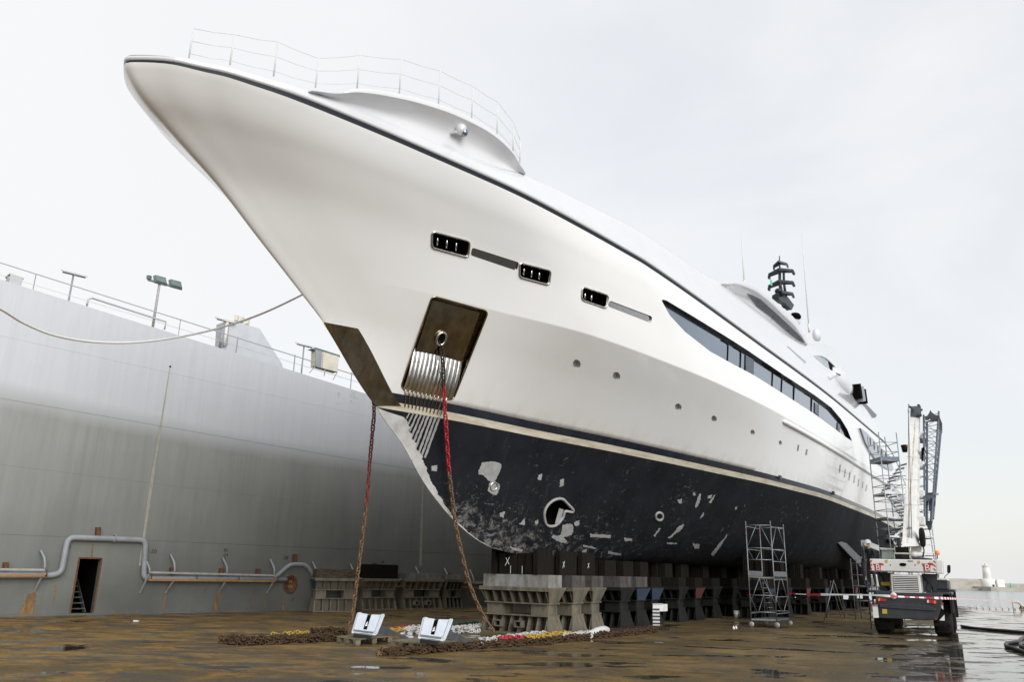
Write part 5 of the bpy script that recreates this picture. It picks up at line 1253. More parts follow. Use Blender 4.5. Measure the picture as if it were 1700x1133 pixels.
heap('painted_chain', 'yellow painted chain length in the bundle before the keel blocks', gp((876, 1066), (905, 1063), (925, 1060), (944, 1056)), .22, 2, 1, 'yellowchain', seed=16, zbase=.1)
heap('painted_chain', 'long white painted chain with big links at the right of the bundle', gp((935, 1063.5), (960, 1060), (985, 1056), (1010, 1054)), .2, 2, 1, 'whitechain', seed=17, zbase=.1, r=.03)
heap('painted_chain', 'white painted chain length in the middle of the bundle', gp((865, 1060.5), (890, 1058), (915, 1055), (930, 1053)), .16, 1, 1, 'whitechain', seed=18, zbase=.09)
# white hose lengths
for lb, q in (('thin pale hose curving along the painted chains', [(930, 1058, .05), (960, 1053, .05), (980, 1050, .06), (1000, 1045, .08)]), ('white plastic sleeve with blue ends on the painted chain at the foot of the blocks', [(978, 1056, .1), (990, 1049, .16), (1003, 1046, .14), (1008, 1048, .05)])):
    P = [gnd(x, y, z) for x, y, z in q]; t = MB().tube(spline(P, 5), .03 if 'thin' in lb else .10, 8).build('hose', 'plain'); tag(t, lb, 'hose')

# ================================================================== ANCHORS ON PALLETS
def pallet(Lc, Nc, Rc, label):
    z = .15; a, b, c = gnd(*Lc, z), gnd(*Nc, z), gnd(*Rc, z)
    e = (b-a); f = (c-b); 
    t = thing('wooden_pallet', label, 'pallet', (b.x, b.y, 0), 0, 'pallets under the yacht anchors'); n = 7
    for i in range(n):
        u = i/(n-1)*.9+.05; p = a+e*u; mb = MB(); mb.bar(p-Vector((0, 0, .012)), p+f-Vector((0, 0, .012)), e.length/n*.82, .024); mb.build('deck_board', 'woodplank', t)
    for v in (.04, .5, .96):
        for u in (.06, .5, .94):
            p = a+e*u+f*v; mb = MB(); mb.box((p.x, p.y, .075), (.12, .12, .09), Matrix.Rotation(math.atan2(e.y, e.x), 3, 'Z')); mb.build('spacer_block', 'woodplank', t)
        mb = MB(); mb.bar(a+f*v-Vector((0, 0, .135)), b+f*v-Vector((0, 0, .135)), .10, .02); mb.build('bottom_board', 'woodplank', t)
    return t
pallet((561, 1057), (592.5, 1062), (650, 1056.5), 'weathered wooden pallet under the left anchor')
pallet((649, 1064), (719.5, 1071.5), (761, 1066), 'weathered wooden pallet under the right anchor')
def anchor(TL, TR, BR, BL, dt, db, sh0, sh1, label):
    def F(u, v, back=0):
        a = Vector(TL).lerp(Vector(TR), u); b = Vector(BL).lerp(Vector(BR), u); p = a.lerp(b, v); return atd(p.x, p.y, dt+(db-dt)*v+.10*u+back)
    nr = (F(1, 0)-F(0, 0)).cross(F(0, 1)-F(0, 0)).normalized()
    if nr.dot(CAM-F(.5, .5)) < 0: nr = -nr
    t = thing('yacht_anchor', label, 'anchor', (F(.5, 1).x, F(.5, 1).y, .15), 0, 'yacht anchors lying on pallets')
    def plate(poly, n0, th, name, mat, bev=.008):
        mb = MB(); mb.prism([F(u, v)+nr*n0 for u, v in poly], -nr*th); return mb.build(name, mat, t, bevel=bev)
    # curled crown plate behind, with drawn-out rounded corners
    crown = [(.0, .06), (.03, .0), (.12, -.01), (.25, .05), (.55, .10), (.80, .06), (.90, .0), (.98, -.01), (1.0, .06), (.985, .5), (.96, .88), (.93, .98), (.86, 1.0), (.5, .96), (.15, .97), (.05, 1.0), (-.005, .97), (-.005, .88)]
    plate(crown, 0, .05, 'crown_plate', 'anchor', .02)
    plate([(.06, .08), (.40, .11), (.40, .86), (.06, .83)], .045, .05, 'fluke_plate', 'anchor'); plate([(.53, .12), (.86, .10), (.82, .88), (.53, .87)], .045, .05, 'fluke_plate', 'anchor')
    plate([(.40, .12), (.53, .12), (.53, .86), (.40, .85)], .012, .02, 'slot', 'hole', 0)
    plate([(.43, .5), (.49, .42), (.50, .62), (.43, .66)], .03, .02, 'pin', 'chrome2', .004)
    plate([(.06, .86), (.82, .90), (.80, .955), (.07, .92)], .09, .09, 'lip', 'anchor', .006)
    plate([(.08, .955), (.78, .985), (.74, 1.03), (.12, 1.0)], .0, .16, 'lower_crown', 'shank', .006)
    plate([(.88, .05), (.92, .05), (.90, .92), (.86, .95)], .03, .03, 'rib', 'anchor', .004)
    a = atd(*sh0, dt+.10); b = gnd(*sh1, .05); a2 = atd(sh0[0]-10, sh0[1]+2, dt+.15)
    d = (b-a).normalized(); mb = MB(); mb.bar(a2, b, .08, .15, w2=.04, h2=.05); mb.build('shank', 'shank', t, bevel=.01)
    mb = MB(); mb.bar(a2+Vector((0, 0, -.10)), b.lerp(a, .3)+Vector((0, 0, -.03)), .05, .06, w2=.03, h2=.04); mb.build('shank_side_arm', 'shank', t)
    s_ = Vector((-d.y, d.x, 0)).normalized(); q = []
    c = b+d*.02+Vector((0, 0, .03))
    for j in range(9): an = PI*j/8; q.append(c+s_*.07*math.cos(an)+d*.16*math.sin(an)+Vector((0, 0, .02)))
    MB().tube(q, .03, 8).build('shackle', 'anchor', t); MB().tube([c-s_*.1, c+s_*.1], .03, 8).build('shackle_pin', 'anchor', t)
    for k in (.32, .58, .84):
        p = a2.lerp(b, k); 
    return t
anchor((593, 1017), (639.5, 1020), (627.5, 1056), (583, 1052), 18.55, 18.1, (634, 1040), (678, 1061), 'pale grey anchor on the left pallet, next to the rusty chain pile')
anchor((702, 1025), (753, 1028), (741, 1065.5), (693.5, 1061), 17.15, 16.7, (747, 1048), (794, 1072), 'pale grey anchor on the right pallet, its shank pointing at the keel blocks')

# ================================================================== MOBILE TOWER
z0 = .22
Fc, Lc, Rc = gnd(1289.5, 1033, z0), gnd(1247, 1031.5, z0), gnd(1311, 1030.2, z0); Bc = Lc+Rc-Fc
tw = thing('mobile_scaffold_tower', 'aluminium scaffold tower on castors standing beside the black hull', 'scaffold tower', ((Fc+Bc)/2).xy.to_3d())
def zat(P, y):
    lo, hi = 0, 16
    for _ in range(40):
        m_ = (lo+hi)/2
        if proj(Vector((P.x, P.y, m_)))[1] > y: lo = m_
        else: hi = m_
    return lo
tops_ = {'F': 865.5, 'L': 866, 'R': 871.5, 'B': 872.5}
CR = {'F': Fc, 'L': Lc, 'R': Rc, 'B': Bc}; ZT = {k: zat(CR[k], tops_[k]) for k in CR}
zl = {n: zat(Fc, y) for n, y in dict(a=873, b=911, c=930.5, d=954, e=961, f=990, g=1018).items()}
def up_(P, z): return Vector((P.x, P.y, z))
for k in CR: MB().tube([up_(CR[k], .2), up_(CR[k], ZT[k])], .022, 8).build('upright', 'alu', tw)
for k, n in (('F', 'a'),):
    pass
def tie(a, b, z, r=.018, mat='alu'): MB().tube([up_(CR[a], z), up_(CR[b], z)], r, 6).build('crossbar', mat, tw)
for n in 'abcefg':
    tie('L', 'F', zl[n]); tie('F', 'R', zl[n]-.05); tie('B', 'R', zl[n]) if n in 'abeg' else None; tie('L', 'B', zl[n]-.05) if n in 'abeg' else None
for za, zb, pairs in ((zl['a'], zl['a']-.8, ('LF', 'FR')), (zl['c'], zl['b'], ('LB', 'FR')), (zl['e'], zl['e']-.9, ('LF', 'FR')), (zl['g'], zl['f'], ('LB', 'FR'))):
    for p in pairs:
        A, B_ = CR[p[0]], CR[p[1]]
        MB().tube([up_(A, zb), up_(A.lerp(B_, .42), za)], .014, 6).build('brace', 'alu', tw); MB().tube([up_(A.lerp(B_, .58), za), up_(B_, zb)], .014, 6).build('brace', 'alu', tw)
def deck(z, th=.05, name='platform', mat='alu', k=.0, cover=1.0):
    mb = MB(); q = [up_(CR[c], z) for c in 'LFRB']; mb.prism(q, (0, 0, th)); mb.build(name, mat, tw)
deck(.24); 
mb = MB(); a, b, c, d = [up_(CR[k], zl['e']) for k in 'LFRB']; mb.prism([a, a.lerp(b, .45), d.lerp(c, .45), d], (0, 0, .05)); mb.build('platform', 'woodplank', tw)
for p in ('LB', 'FR'):
    mb = MB(); mb.prism([up_(CR[p[0]], zl['e']+.06), up_(CR[p[1]], zl['e']+.06), up_(CR[p[1]], zl['e']+.24), up_(CR[p[0]], zl['e']+.24)], (.02, 0, 0)); mb.build('toe_board', 'alu', tw)
for zz in (ZT['F']-.3, .9): 
    for k in 'LB': mb = MB(); mb.lathe([(.026, -.03), (.026, .03)], up_(CR[k], ZT[k]-.28 if zz > 1 else 1.1), n=8); mb.build('clip', 'red', tw)
a = up_(CR['B'].lerp(CR['R'], .3), .3); b = up_(CR['L'].lerp(CR['F'], .55), zl['e'])
for o_ in (-.12, .12): MB().tube([a+Vector((o_, 0, 0)), b+Vector((o_, 0, 0))], .015, 6).build('ladder_stile', 'alu', tw)
for j in range(1, 8): p = a.lerp(b, j/8); MB().tube([p-Vector((.12, 0, 0)), p+Vector((.12, 0, 0))], .012, 6).build('rung', 'alu', tw)
for k in CR:
    c = up_(CR[k], .10); w = MB().lathe([(.001, -.03), (.085, -.03), (.10, -.015), (.10, .015), (.085, .03), (.001, .03)], c, (.5, .8, 0), 16).build('castor', 'galv', tw)
    MB().tube([c, up_(CR[k], .24)], .018, 6).build('castor_stem', 'alu', w)

# trestle ladder in the shade
t = thing('trestle_ladder', 'pair of thin aluminium trestle legs standing open under the stern half of the hull', 'ladder', gnd(1382, 1031))
for (x0, y0, x1, y1) in ((1368, 1031, 1384, 964), (1372, 1026, 1379, 966), (1385, 968, 1403, 1027), (1382, 974, 1396, 1024)):
    a = gnd(*((x0, y0) if y0 > y1 else (x1, y1))); xt, yt = (x1, y1) if y0 > y1 else (x0, y0); b = atd(xt, yt, (gnd(1384, 1030)-CAM).dot(FW)); MB().tube([a, b], .022, 6).build('leg', 'alu', t)
# tidy little things in the dark: striped board, bucket, white board
sb = thing('striped_board', 'board with white diagonal stripes leaning against a keel block in the shade', 'warning board', gnd(1090, 1038))
P0_, P1_ = atd(1084, 1039.5, 26.5), atd(1095, 1039.5, 26.5); up2 = Vector((0, 0, 1)); hh = .55
M['stripes'] = newmat('board_stripes', (.5, .5, .5), .6); g = G(M['stripes']); x, y, z = g.xyz(g.coord()); g.col(g.mix(g.math('GREATER_THAN', g.math('FRACT', g.math('MULTIPLY', z, 9)), .5), (.02, .02, .02), (.5, .5, .5)))
mb = MB(); mb.prism([P0_, P1_, P1_+up2*hh, P0_+up2*hh], YD*.04); mb.build('panel', 'stripes', sb)
mb = MB(); a, b = atd(1084, 1016, 28), atd(1101, 1016, 28); t = thing('white_crate', 'white crate standing behind the striped board in the shade', 'crate', a); mb.prism([a, b, b+up2*.24, a+up2*.24], YD*.4); mb.build('body', 'plain', t); mb = MB(); mb.bar(a+up2*.25-YD*.01, b+up2*.25-YD*.01, .03); mb.build('rim', 'galv', t)
bk = thing('bucket', 'small white bucket on the dark floor left of the scaffold tower', 'bucket', gnd(1224, 1027)); c = gnd(1224, 1027)
MB().lathe([(.12, 0), (.15, .30), (.135, .30), (.11, .02)], c, n=16).build('pail', 'plain', bk); MB().lathe([(.152, .27), (.158, .285), (.15, .30)], c, n=16).build('rim', 'plain', bk)
for i, (x, y) in enumerate(((1218, 1046), (1222, 1045.5))):
    c = gnd(x, y); tag(MB().lathe([(.04, 0), (.045, .06), (.02, .09), (.02, .11)], c, n=10).build('bottle', 'plain'), 'tiny white bottle on the floor by the scaffold tower, %s one' % ('left' if i == 0 else 'right'), 'bottle', 'tiny bottles by the scaffold tower')

# ================================================================== CRANE
CA = math.radians(30); C0 = Vector((13.46, 27.72, 0)); CF = Vector((math.sin(CA), math.cos(CA), 0)); CX = Vector((CF.y, -CF.x, 0))
cr = thing('mobile_crane', 'white and charcoal mobile crane seen from behind with its boom raised beside the yacht', 'crane', C0, -CA)
def cp(x, y, dep=0): return onplane(x, y, C0+CF*dep, CF)
def cprism(poly, dep, th, name, mat, parent=None, bevel=0, a=None):
    mb = MB(); mb.prism([cp(x, y, dep) for x, y in poly], CF*th); return mb.build(name, mat, parent or cr, bevel=bevel)
def zlev(poly, dep): pass
# chassis: rear skirt and long frame
cprism([(1452.5, 981), (1565, 987), (1562, 1011), (1555, 1031.5), (1452, 1027)], -1.25, .5, 'rear_skirt', 'cdark', bevel=.03)
cprism([(1468, 989), (1552, 993), (1552, 1024), (1468, 1020)], -1.0, 7.5, 'chassis_frame', 'cdark')
cprism([(1459, 1004), (1478, 1003), (1540, 1006), (1554, 1012), (1553, 1016), (1459, 1010)], -1.30, .1, 'bumper_bar', 'cdark', bevel=.02)
# wheels
def wheel(c, name='wheel', r=.66, w=.52):
    h = MB().lathe([(r*.55, -w/2), (r*.88, -w/2), (r*.98, -w*.38), (r, -w*.2), (r, w*.2), (r*.98, w*.38), (r*.88, w/2), (r*.55, w/2)], c, CX, 28).build(name, 'rubber', cr)
    MB().lathe([(.001, w*.22), (r*.3, w*.25), (r*.45, w*.12), (r*.56, w*.46), (r*.56, -w*.46), (.001, -w*.3)], c, CX, 20).build('rim', 'cdark', h)
    for k in range(14):
        an = 2*PI*k/14; d = CF*math.cos(an)+U3*math.sin(an); mb = MB(); mb.bar(c+d*(r-.005)-CX*w*.42, c+d*(r-.005)+CX*w*.42, .07, .03, d); mb.build('tread_lug', 'rubber', h)
for sx in (-.88, .88):
    for fy in (0, 3.5): wheel(C0+CX*sx+CF*fy+U3*.66)
MB().tube([C0-CX*.8+U3*.66, C0+CX*.8+U3*.66], .14, 10).build('axle', 'cdark', cr); MB().tube([C0-CX*.8+CF*3.5+U3*.66, C0+CX*.8+CF*3.5+U3*.66], .14, 10).build('axle', 'cdark', cr)
def cbox(x0, x1, y0, y1, z0, z1, name, mat, bevel=.02, parent=None, taper=None):
    mb = MB(); mb.box(C0+CX*(x0+x1)/2+CF*(y0+y1)/2+U3*(z0+z1)/2, (x1-x0, y1-y0, z1-z0), Matrix.Rotation(-CA, 3, 'Z'), taper); return mb.build(name, mat, parent or cr, bevel=bevel)
cbox(.55, 1.25, -.85, .75, 1.30, 1.38, 'mudguard', 'cdark'); cbox(.55, 1.25, 2.7, 4.2, 1.36, 1.44, 'mudguard', 'cdark'); cbox(-1.25, -.55, -.85, .75, 1.30, 1.38, 'mudguard', 'cdark'); cbox(-1.25, -.55, 2.7, 4.2, 1.36, 1.44, 'mudguard', 'cdark')
cbox(1.16, 1.22, -.85, .8, .75, 1.32, 'mud_flap', 'rubber', 0); cbox(.55, 1.2, .78, .84, .35, 1.34, 'mud_flap', 'rubber', 0); cbox(.6, 1.22, 4.15, 4.2, .45, 1.40, 'mud_flap', 'rubber', 0)
# superstructure
cprism([(1443.5, 928.5), (1554, 930.5), (1554, 952.5), (1547, 952), (1446, 949.5)], -1.35, 1.0, 'counterweight', 'cwhite', bevel=.03)
cprism([(1554.5, 930.5), (1564.5, 931), (1565.5, 953), (1555, 953)], -1.1, .9, 'counterweight_side', 'cwhite', bevel=.02)
cw = [o for o in cr.children if o.name.startswith('counterweight')][0]
def cplate(poly, dep, name, mat, th=.01, parent=None): return cprism(poly, dep, th, name, mat, parent)
cplate([(1493.5, 936.5), (1496, 935.5), (1502, 935.7), (1504.5, 937), (1504.5, 939.5), (1502, 941), (1496, 940.8), (1493.5, 939.3)], -1.362, 'slot', 'hole')
for x in (1477.5, 1518.5): cplate([(x, 938), (x+1.6, 938), (x+1.6, 939.8), (x, 939.8)], -1.36, 'bolt_hole', 'hole')
for x0, y0 in ((1470, 930), (1523.5, 931.5)): cplate([(x0, y0), (x0+4, y0), (x0+3.6, y0+5), (x0, y0+5)], -1.362, 'plate_label', 'yellow')
for k in range(3):
    y = 929.5+k*7; cplate([(1444.2, y+3.2), (1448.2, y-.2), (1447.6, y+3), (1444.6, y+6)], -1.362, 'hazard_stripe', 'red')
    y = 931.5+k*6.5; cplate([(1552.8, y+4), (1549.2, y), (1553, y+.6), (1554, y+5)], -1.362, 'hazard_stripe', 'red')
for x, y, s_ in ((1457.3, 943, 1.0), (1539.0, 943.5, 1.12)):
    cplate([(x-8*s_, y-6.5*s_), (x+1, y-6*s_), (x+3, y-7.8*s_), (x+9*s_, y-6.5*s_), (x+10*s_, y-3.4*s_), (x+5*s_, y-4.3*s_), (x+5*s_, y+5.5*s_), (x-4.6*s_, y+5.2*s_), (x-5.2*s_, y-1)], -1.361, 'logo_plate', 'red', .006)
    text_mb('B', cp(x+.2, y+.2, -1.372), CX, U3, .26*s_, .003).build('logo_letter', 'plain', cr)
gr_ = cprism([(1478.5, 954.5), (1527, 955.5), (1529.8, 986), (1480.5, 984.8)], -1.28, 1.1, 'engine_housing', 'cwhite', bevel=.02)
cplate([(1482, 957.7), (1523, 958.6), (1525.5, 983), (1484, 982)], -1.292, 'grille_recess', 'hole', .01, gr_)
for k in range(8):
    y = 959+k*3.0; x = 1482.3+k*.25; cprism([(x, y), (x+40.6, y+.7), (x+40.8, y+2.1), (x+.2, y+1.4)], -1.31, .05, 'louver_slat', 'cwhite', gr_)
cprism([(1549, 962), (1574.5, 963.5), (1576, 981), (1549, 980)], .2, 1.6, 'engine_pod', 'cdark', bevel=.05)
cprism([(1549.5, 960), (1573, 961.3), (1574.5, 965), (1549.5, 964)], .15, 1.7, 'pod_lid', 'cream', bevel=.03)
cprism([(1530, 953), (1556, 954), (1553, 981), (1531, 985)], -.3, 1.5, 'slew_platform', 'cdark')
cprism([(1455, 951), (1478, 952), (1478, 986), (1462, 986)], -.2, 1.5, 'hose_bay', 'cdark')
cprism([(1462, 967), (1479, 967), (1479, 974), (1463, 973)], -.9, .5, 'valve_block', 'yellow', bevel=.02)
# cab
cprism([(1461.5, 914), (1484.5, 914), (1485, 929), (1463, 929)], .3, 1.4, 'cab', 'lampglass', bevel=.02)
cprism([(1459.5, 909.8), (1484.8, 911.5), (1484.8, 914), (1462, 914)], .2, 1.6, 'cab_roof', 'plain', bevel=.015)
for x in (1462, 1483.5): cprism([(x, 913), (x+1.6, 913), (x+1.8, 929), (x+.2, 929)], .28, .05, 'cab_pillar', 'cdark')
# winches
for x0, y0, x1, y1 in ((1485, 908.5, 1509, 918), (1484.5, 921, 1510, 929.5)):
    a, b = cp(x0, (y0+y1)/2, -.3), cp(x1, (y0+y1)/2+.5, -.3); r = (cp(x0, y0, -.3)-cp(x0, y1, -.3)).length/2; w = MB().tube([a, b], r, 20).build('winch_drum', 'rubber', cr)
    for p in (a, b): MB().tube([p, p+CX*.03], r*1.12, 20).build('drum_flange', 'cream', w)
cprism([(1484, 918), (1512, 919), (1512, 921), (1484, 920.5)], -.4, .3, 'winch_frame', 'cream')
a, b = cp(1511, 921, -.2), cp(1535, 922, -.2); MB().tube([a, a.lerp(b, .45), a.lerp(b, .46), b], [.10, .10, .075, .075], 14).build('pivot_cylinder', 'cwhite', cr)
cprism([(1512, 905), (1524, 900), (1530, 905), (1530, 931), (1513, 931)], .0, .5, 'boom_foot_bracket', 'cwhite', bevel=.02)
cprism([(1515, 925), (1547, 928), (1547, 931.5), (1515, 931)], -.6, .4, 'deck_plate', 'cdark')
# boom
def quadbox(A, B, name, mat, parent, bevel=.01):       # A, B: lists of 4 points (ends)
    mb = MB(); mb.add(A+B, [(0, 1, 2, 3)[::-1], (4, 5, 6, 7), (0, 1, 5, 4), (1, 2, 6, 5), (2, 3, 7, 6), (3, 0, 4, 7)]); o = mb.build(name, mat, parent, bevel=bevel)
    bm = bmesh.new(); bm.from_mesh(o.data); bmesh.ops.recalc_face_normals(bm, faces=bm.faces); bm.to_mesh(o.data); bm.free(); return o
D0, D1 = 26.0, 38.5
def bd(t): return D0+(D1-D0)*t
def bend(t):
    y = 907.5+(693-907.5)*t; dd = bd(t)
    a, b, c = atd(1497+12.5*t, y, dd), atd(1519.5+4.8*t, y+.5, dd), atd(1526.5+1.5*t, y, dd+.45)
    return [a, b, c, a+(c-b)]
BE0, BE1 = bend(0), bend(1)
def bsec(t, grow=0):
    q = [a.lerp(b, t) for a, b in zip(BE0, BE1)]; c = sum(q, Vector())/4
    return [c+(p-c)*(1+grow*.12) for p in q]
bm_ = quadbox(bsec(0), bsec(1), 'telescopic_boom', 'cwhite', cr, .02)
for t_ in (.24, .415, .60, .98):
    q0, q1 = bsec(t_, .5), bsec(t_+.005, .5); quadbox(q0, q1, 'boom_collar', 'rline' if t_ < .9 else 'cwhite', bm_, 0)
mb = MB(); L2 = []; R2 = []
for i in range(20):
    t_ = .02+.95*i/19; s_ = bsec(t_, .1); u = .36+.28*t_+.02*math.sin(i*1.7); p = s_[0].lerp(s_[1], u)-FW*.03; w = .012+.012*(math.sin(i*2.3)+1)
    L2.append(p-CX*w); R2.append(p+CX*w)
mb.add(L2+R2, [(i, i+20, i+21, i+1) for i in range(19)]); mb.build('rust_run', 'rline', bm_)
t_ = .10; s_ = bsec(.095); c = s_[0].lerp(s_[1], .48)-FW*.03; MB().lathe([(.001, .0), (.09, 0), (.09, .01), (.001, .01)], c, -FW, 20).build('round_cover', 'pipe', bm_)
for t_ in (.14, .31, .53, .62, .80):
    s_ = bsec(t_); p = s_[2]+CX*.05; mb = MB(); mb.box(p, (.26, .2, .34), Matrix.Rotation(-CA, 3, 'Z')); mb.build('side_bracket', 'cwhite', bm_, bevel=.04)
hd = quadbox([atd(x, y, D1+dd) for x, y, dd in ((1511, 693, 0), (1529.5, 693, 0), (1530, 692, .6), (1512, 692, .6))], [atd(x, y, D1+.4+dd) for x, y, dd in ((1511.5, 676, 0), (1528.5, 675, 0), (1529, 674, .6), (1512, 675, .6))], 'boom_head', 'navy', cr, .02)
for x, y, w, h in ((1508.5, 683, 3, 5), (1530, 681, 3, 2.5), (1525, 673.5, 4, 2.5), (1511, 676.5, 4, 2), (1527, 690, 6, 2)):
    a = atd(x, y, D1-.1); mb = MB(); k = D1/FPX; mb.box(a, (w*k, .2, h*k), Matrix.Rotation(-CA, 3, 'Z')); mb.build('sheave_block', 'navy' if x > 1509 else 'cream', hd)
c = atd(1531, 893, 26.6); MB().lathe([(.001, -.03), (.18, -.04), (.36, -.03), (.36, .03), (.18, .04), (.001, .03)], (0, 0, 0), CX, 20).build
w_ = MB(); w_.lathe([(.001, -.05), (.30, -.05), (.33, 0), (.30, .05), (.001, .05)], c, CX*.9+CF*.2, 22); w_.build('hose_reel', 'rubber', cr)
for k, (x0, y0, x1, y1) in enumerate(((1526, 688, 1506, 910), (1527.5, 686, 1509, 922))):
    MB().tube([BE1[3].lerp(BE1[2], .3+.2*k)+U3*.25, BE1[3]+U3*.35-CF*1.5, BE0[3].lerp(BE0[2], .3+.2*k)+U3*.3, cp(x1, y1, .1)], .012, 5).build('hoist_rope', 'cdark', cr)
for k, q in enumerate(([(1531, 905, .2), (1534, 915, -.2), (1532, 930, -.3), (1536, 950, -.4)], [(1458, 950, -.5), (1466, 960, -.7), (1470, 972, -.6), (1476, 980, -.5)], [(1532, 958, -.8), (1540, 966, -.9), (1538, 978, -.9), (1545, 985, -.8)], [(1534, 962, -.8), (1546, 972, -.9), (1549, 984, -.7)])):
    MB().tube(spline([cp(*v) for v in q], 5), .022, 6).build('hydraulic_hose', 'rubber', cr)
cplate([(1507, 931.5), (1516, 931.8), (1516, 933), (1507, 932.8)], -1.362, 'counterweight_seam', 'cdark'); cplate([(1444, 947.6), (1553.8, 950.6), (1553.8, 951.2), (1444.2, 948.2)], -1.358, 'counterweight_edge', 'cdark', .006)
# lattice fly jib stowed along the boom
LJ = {'a': ((1533.5, 690), (1535.5, 868), 0), 'b': ((1558.5, 684), (1546.5, 868), 0), 'c': ((1539, 702), (1539, 868), .5), 'd': ((1562, 716), (1549, 862), .5)}
jib = tag(bpy.data.objects.new('lattice_jib', None)); COL.objects.link(jib); jib.parent = cr
def jp0(k, t):
    (x0, y0), (x1, y1), dd = LJ[k]; y = y0+(y1-y0)*t; T = (907.5-y)/(907.5-693); return atd(x0+(x1-x0)*t, y, bd(T)-.1+dd)
def jp(k, t): return jp0(k, 0).lerp(jp0(k, 1), t)
for k in 'abcd': MB().tube([jp(k, 0), jp(k, 1)], [.045, .038], 8).build('chord', 'cgrey', jib)
nb = 10
for i in range(nb+1):
    t_ = .02+.66*i/nb
    MB().tube([jp('a', t_), jp('b', t_)], .013, 6).build('lacing_bar', 'cgrey', jib)
    if i < nb:
        t2 = t_+.66/nb; A, B_ = (('a', 'b'), ('b', 'a'))[i % 2]
        MB().tube([jp(A, t_), jp(B_, t2)], .011, 6).build('lacing_bar', 'cgrey', jib); MB().tube([jp('c', t_), jp('d', t2)], .009, 6).build('lacing_bar', 'cgrey', jib)
        MB().tube([jp('b', t_), jp('d', t2)], .012, 6).build('lacing_bar', 'cgrey', jib); MB().tube([jp('d', t_), jp('b', t2-.02)], .012, 6).build('lacing_bar', 'cgrey', jib)
        MB().tube([jp('a', t_), jp('c', t2)], .016, 6).build('lacing_bar', 'cgrey', jib)
def jprism(poly, d, th, name, mat='cgrey'): mb = MB(); mb.prism([atd(x, y, d) for x, y in poly], CF*th); mb.build(name, mat, jib)
jprism([(1533, 819), (1552, 818), (1552, 822), (1534, 823)], 30.6, .3, 'jib_crosshead'); jprism([(1553, 819.5), (1558, 819.5), (1558, 822), (1553, 822)], 30.6, .15, 'jib_pin', 'galv')
jprism([(1535, 823), (1551, 822), (1546, 868), (1543, 868), (1546, 835), (1538, 832), (1540, 860), (1537, 868)], 30.0, .25, 'jib_foot')
jprism([(1535.5, 866), (1547.5, 866), (1546.5, 874), (1545, 880), (1540.5, 880), (1539, 874), (1536, 872)], 28.4, .3, 'jib_tip', 'navy')
jprism([(1539, 700), (1560, 698), (1560, 691), (1552, 689), (1547, 685), (1544.5, 681), (1542.5, 686), (1539, 691), (1535, 692), (1536, 697), (1542, 696), (1542, 694), (1546, 697)], 37.9, .3, 'jib_sheave_bracket', 'navy')
jprism([(1559, 690), (1564, 703), (1564, 718), (1559, 719), (1558, 704)], 38.1, .3, 'jib_end_plate', 'navy')
jprism([(1541, 833), (1545, 831), (1553, 832), (1552.5, 839), (1546, 838), (1545, 849), (1542, 848)], 29.8, .3, 'jib_hook', 'navy')
jprism([(1529.5, 745), (1534, 742), (1534, 768), (1533, 780), (1529.5, 768)], 34.0, .4, 'hook_block', 'hole')
jprism([(1526, 727), (1536, 731), (1537, 736), (1527, 735)], 36.0, .3, 'jib_latch', 'shank')
# beacon, mirror, lamps, boards
a = cp(1556, 929, -.6); b = cp(1556, 922, -.6); MB().tube([a, b], .02, 6).build('beacon_post', 'cdark', cr)
MB().lathe([(.001, 0), (.07, 0), (.075, .08), (.05, .13), (.001, .14)], b, n=14).build('beacon', 'orange', cr)
cprism([(1572.3, 939.5), (1576.5, 938.5), (1578, 941), (1578, 951), (1575.5, 953), (1572.3, 951.5)], .9, .08, 'mirror', 'rubber', bevel=.01)
MB().tube([cp(1567, 963, 1.0), cp(1569, 957.5, .95), cp(1575, 952.5, .93)], .012, 6).build('mirror_arm', 'cdark', cr)
for poly, mt_ in (([(1457.7, 994.8), (1461, 993.6), (1461, 998.6), (1458, 998.8)], 'orange'), ([(1461.2, 994.5), (1471.5, 995.8), (1471.5, 999), (1461.2, 998.8)], 'lampred'), ([(1539, 997), (1542, 997), (1542, 1002), (1539, 1001.6)], 'plain'), ([(1542.4, 997.4), (1550, 997.8), (1550, 1003), (1542.4, 1002)], 'lampred'), ([(1550.3, 998), (1554, 998.3), (1554, 1003), (1550.3, 1003)], 'orange')):
    cplate(poly, -1.30, 'tail_lamp', mt_, .06)
cplate([(1464.5, 1012), (1472.6, 1012.5), (1472.8, 1020), (1464.8, 1019.8)], -1.30, 'number_plate', 'yellow', .02)
c = cp(1483.4, 989.8, -1.33); MB().lathe([(.001, 0), (.10, 0), (.10, .012), (.001, .014)], c, -CF, 22).build('speed_disc', 'plain', cr); text_mb('25', c-CF*.018, CX, U3, .09, .003).build('disc_lettering', 'cdark', cr)
cplate([(1559.5, 1031), (1568.5, 1031.5), (1568, 1021.5)], -1.2, 'reflector_triangle', 'plain', .02)
cplate([(1562, 1001.5), (1565.5, 1001.5), (1566, 1013), (1563.5, 1011)], -1.24, 'reflector_strip', 'plain', .02); cplate([(1562.2, 1001.7), (1565.3, 1001.7), (1565.5, 1006), (1562.3, 1005)], -1.25, 'reflector_stripe', 'red', .02)
cplate([(1552, 1027.5), (1554.6, 1027.5), (1554.6, 1030), (1552, 1030)], -1.27, 'side_reflector', 'lampred', .02)
bdp = thing('marker_board', 'small white marker board with red post at the left rear of the crane', 'board', cp(1453, 1027, -1.4), -CA)
mb = MB(); mb.prism([cp(x, y, -1.4) for x, y in ((1448.6, 1007), (1456.8, 1006.5), (1459, 1026.5), (1450, 1026.8))], CF*.03); mb.build('panel', 'plain', bdp)
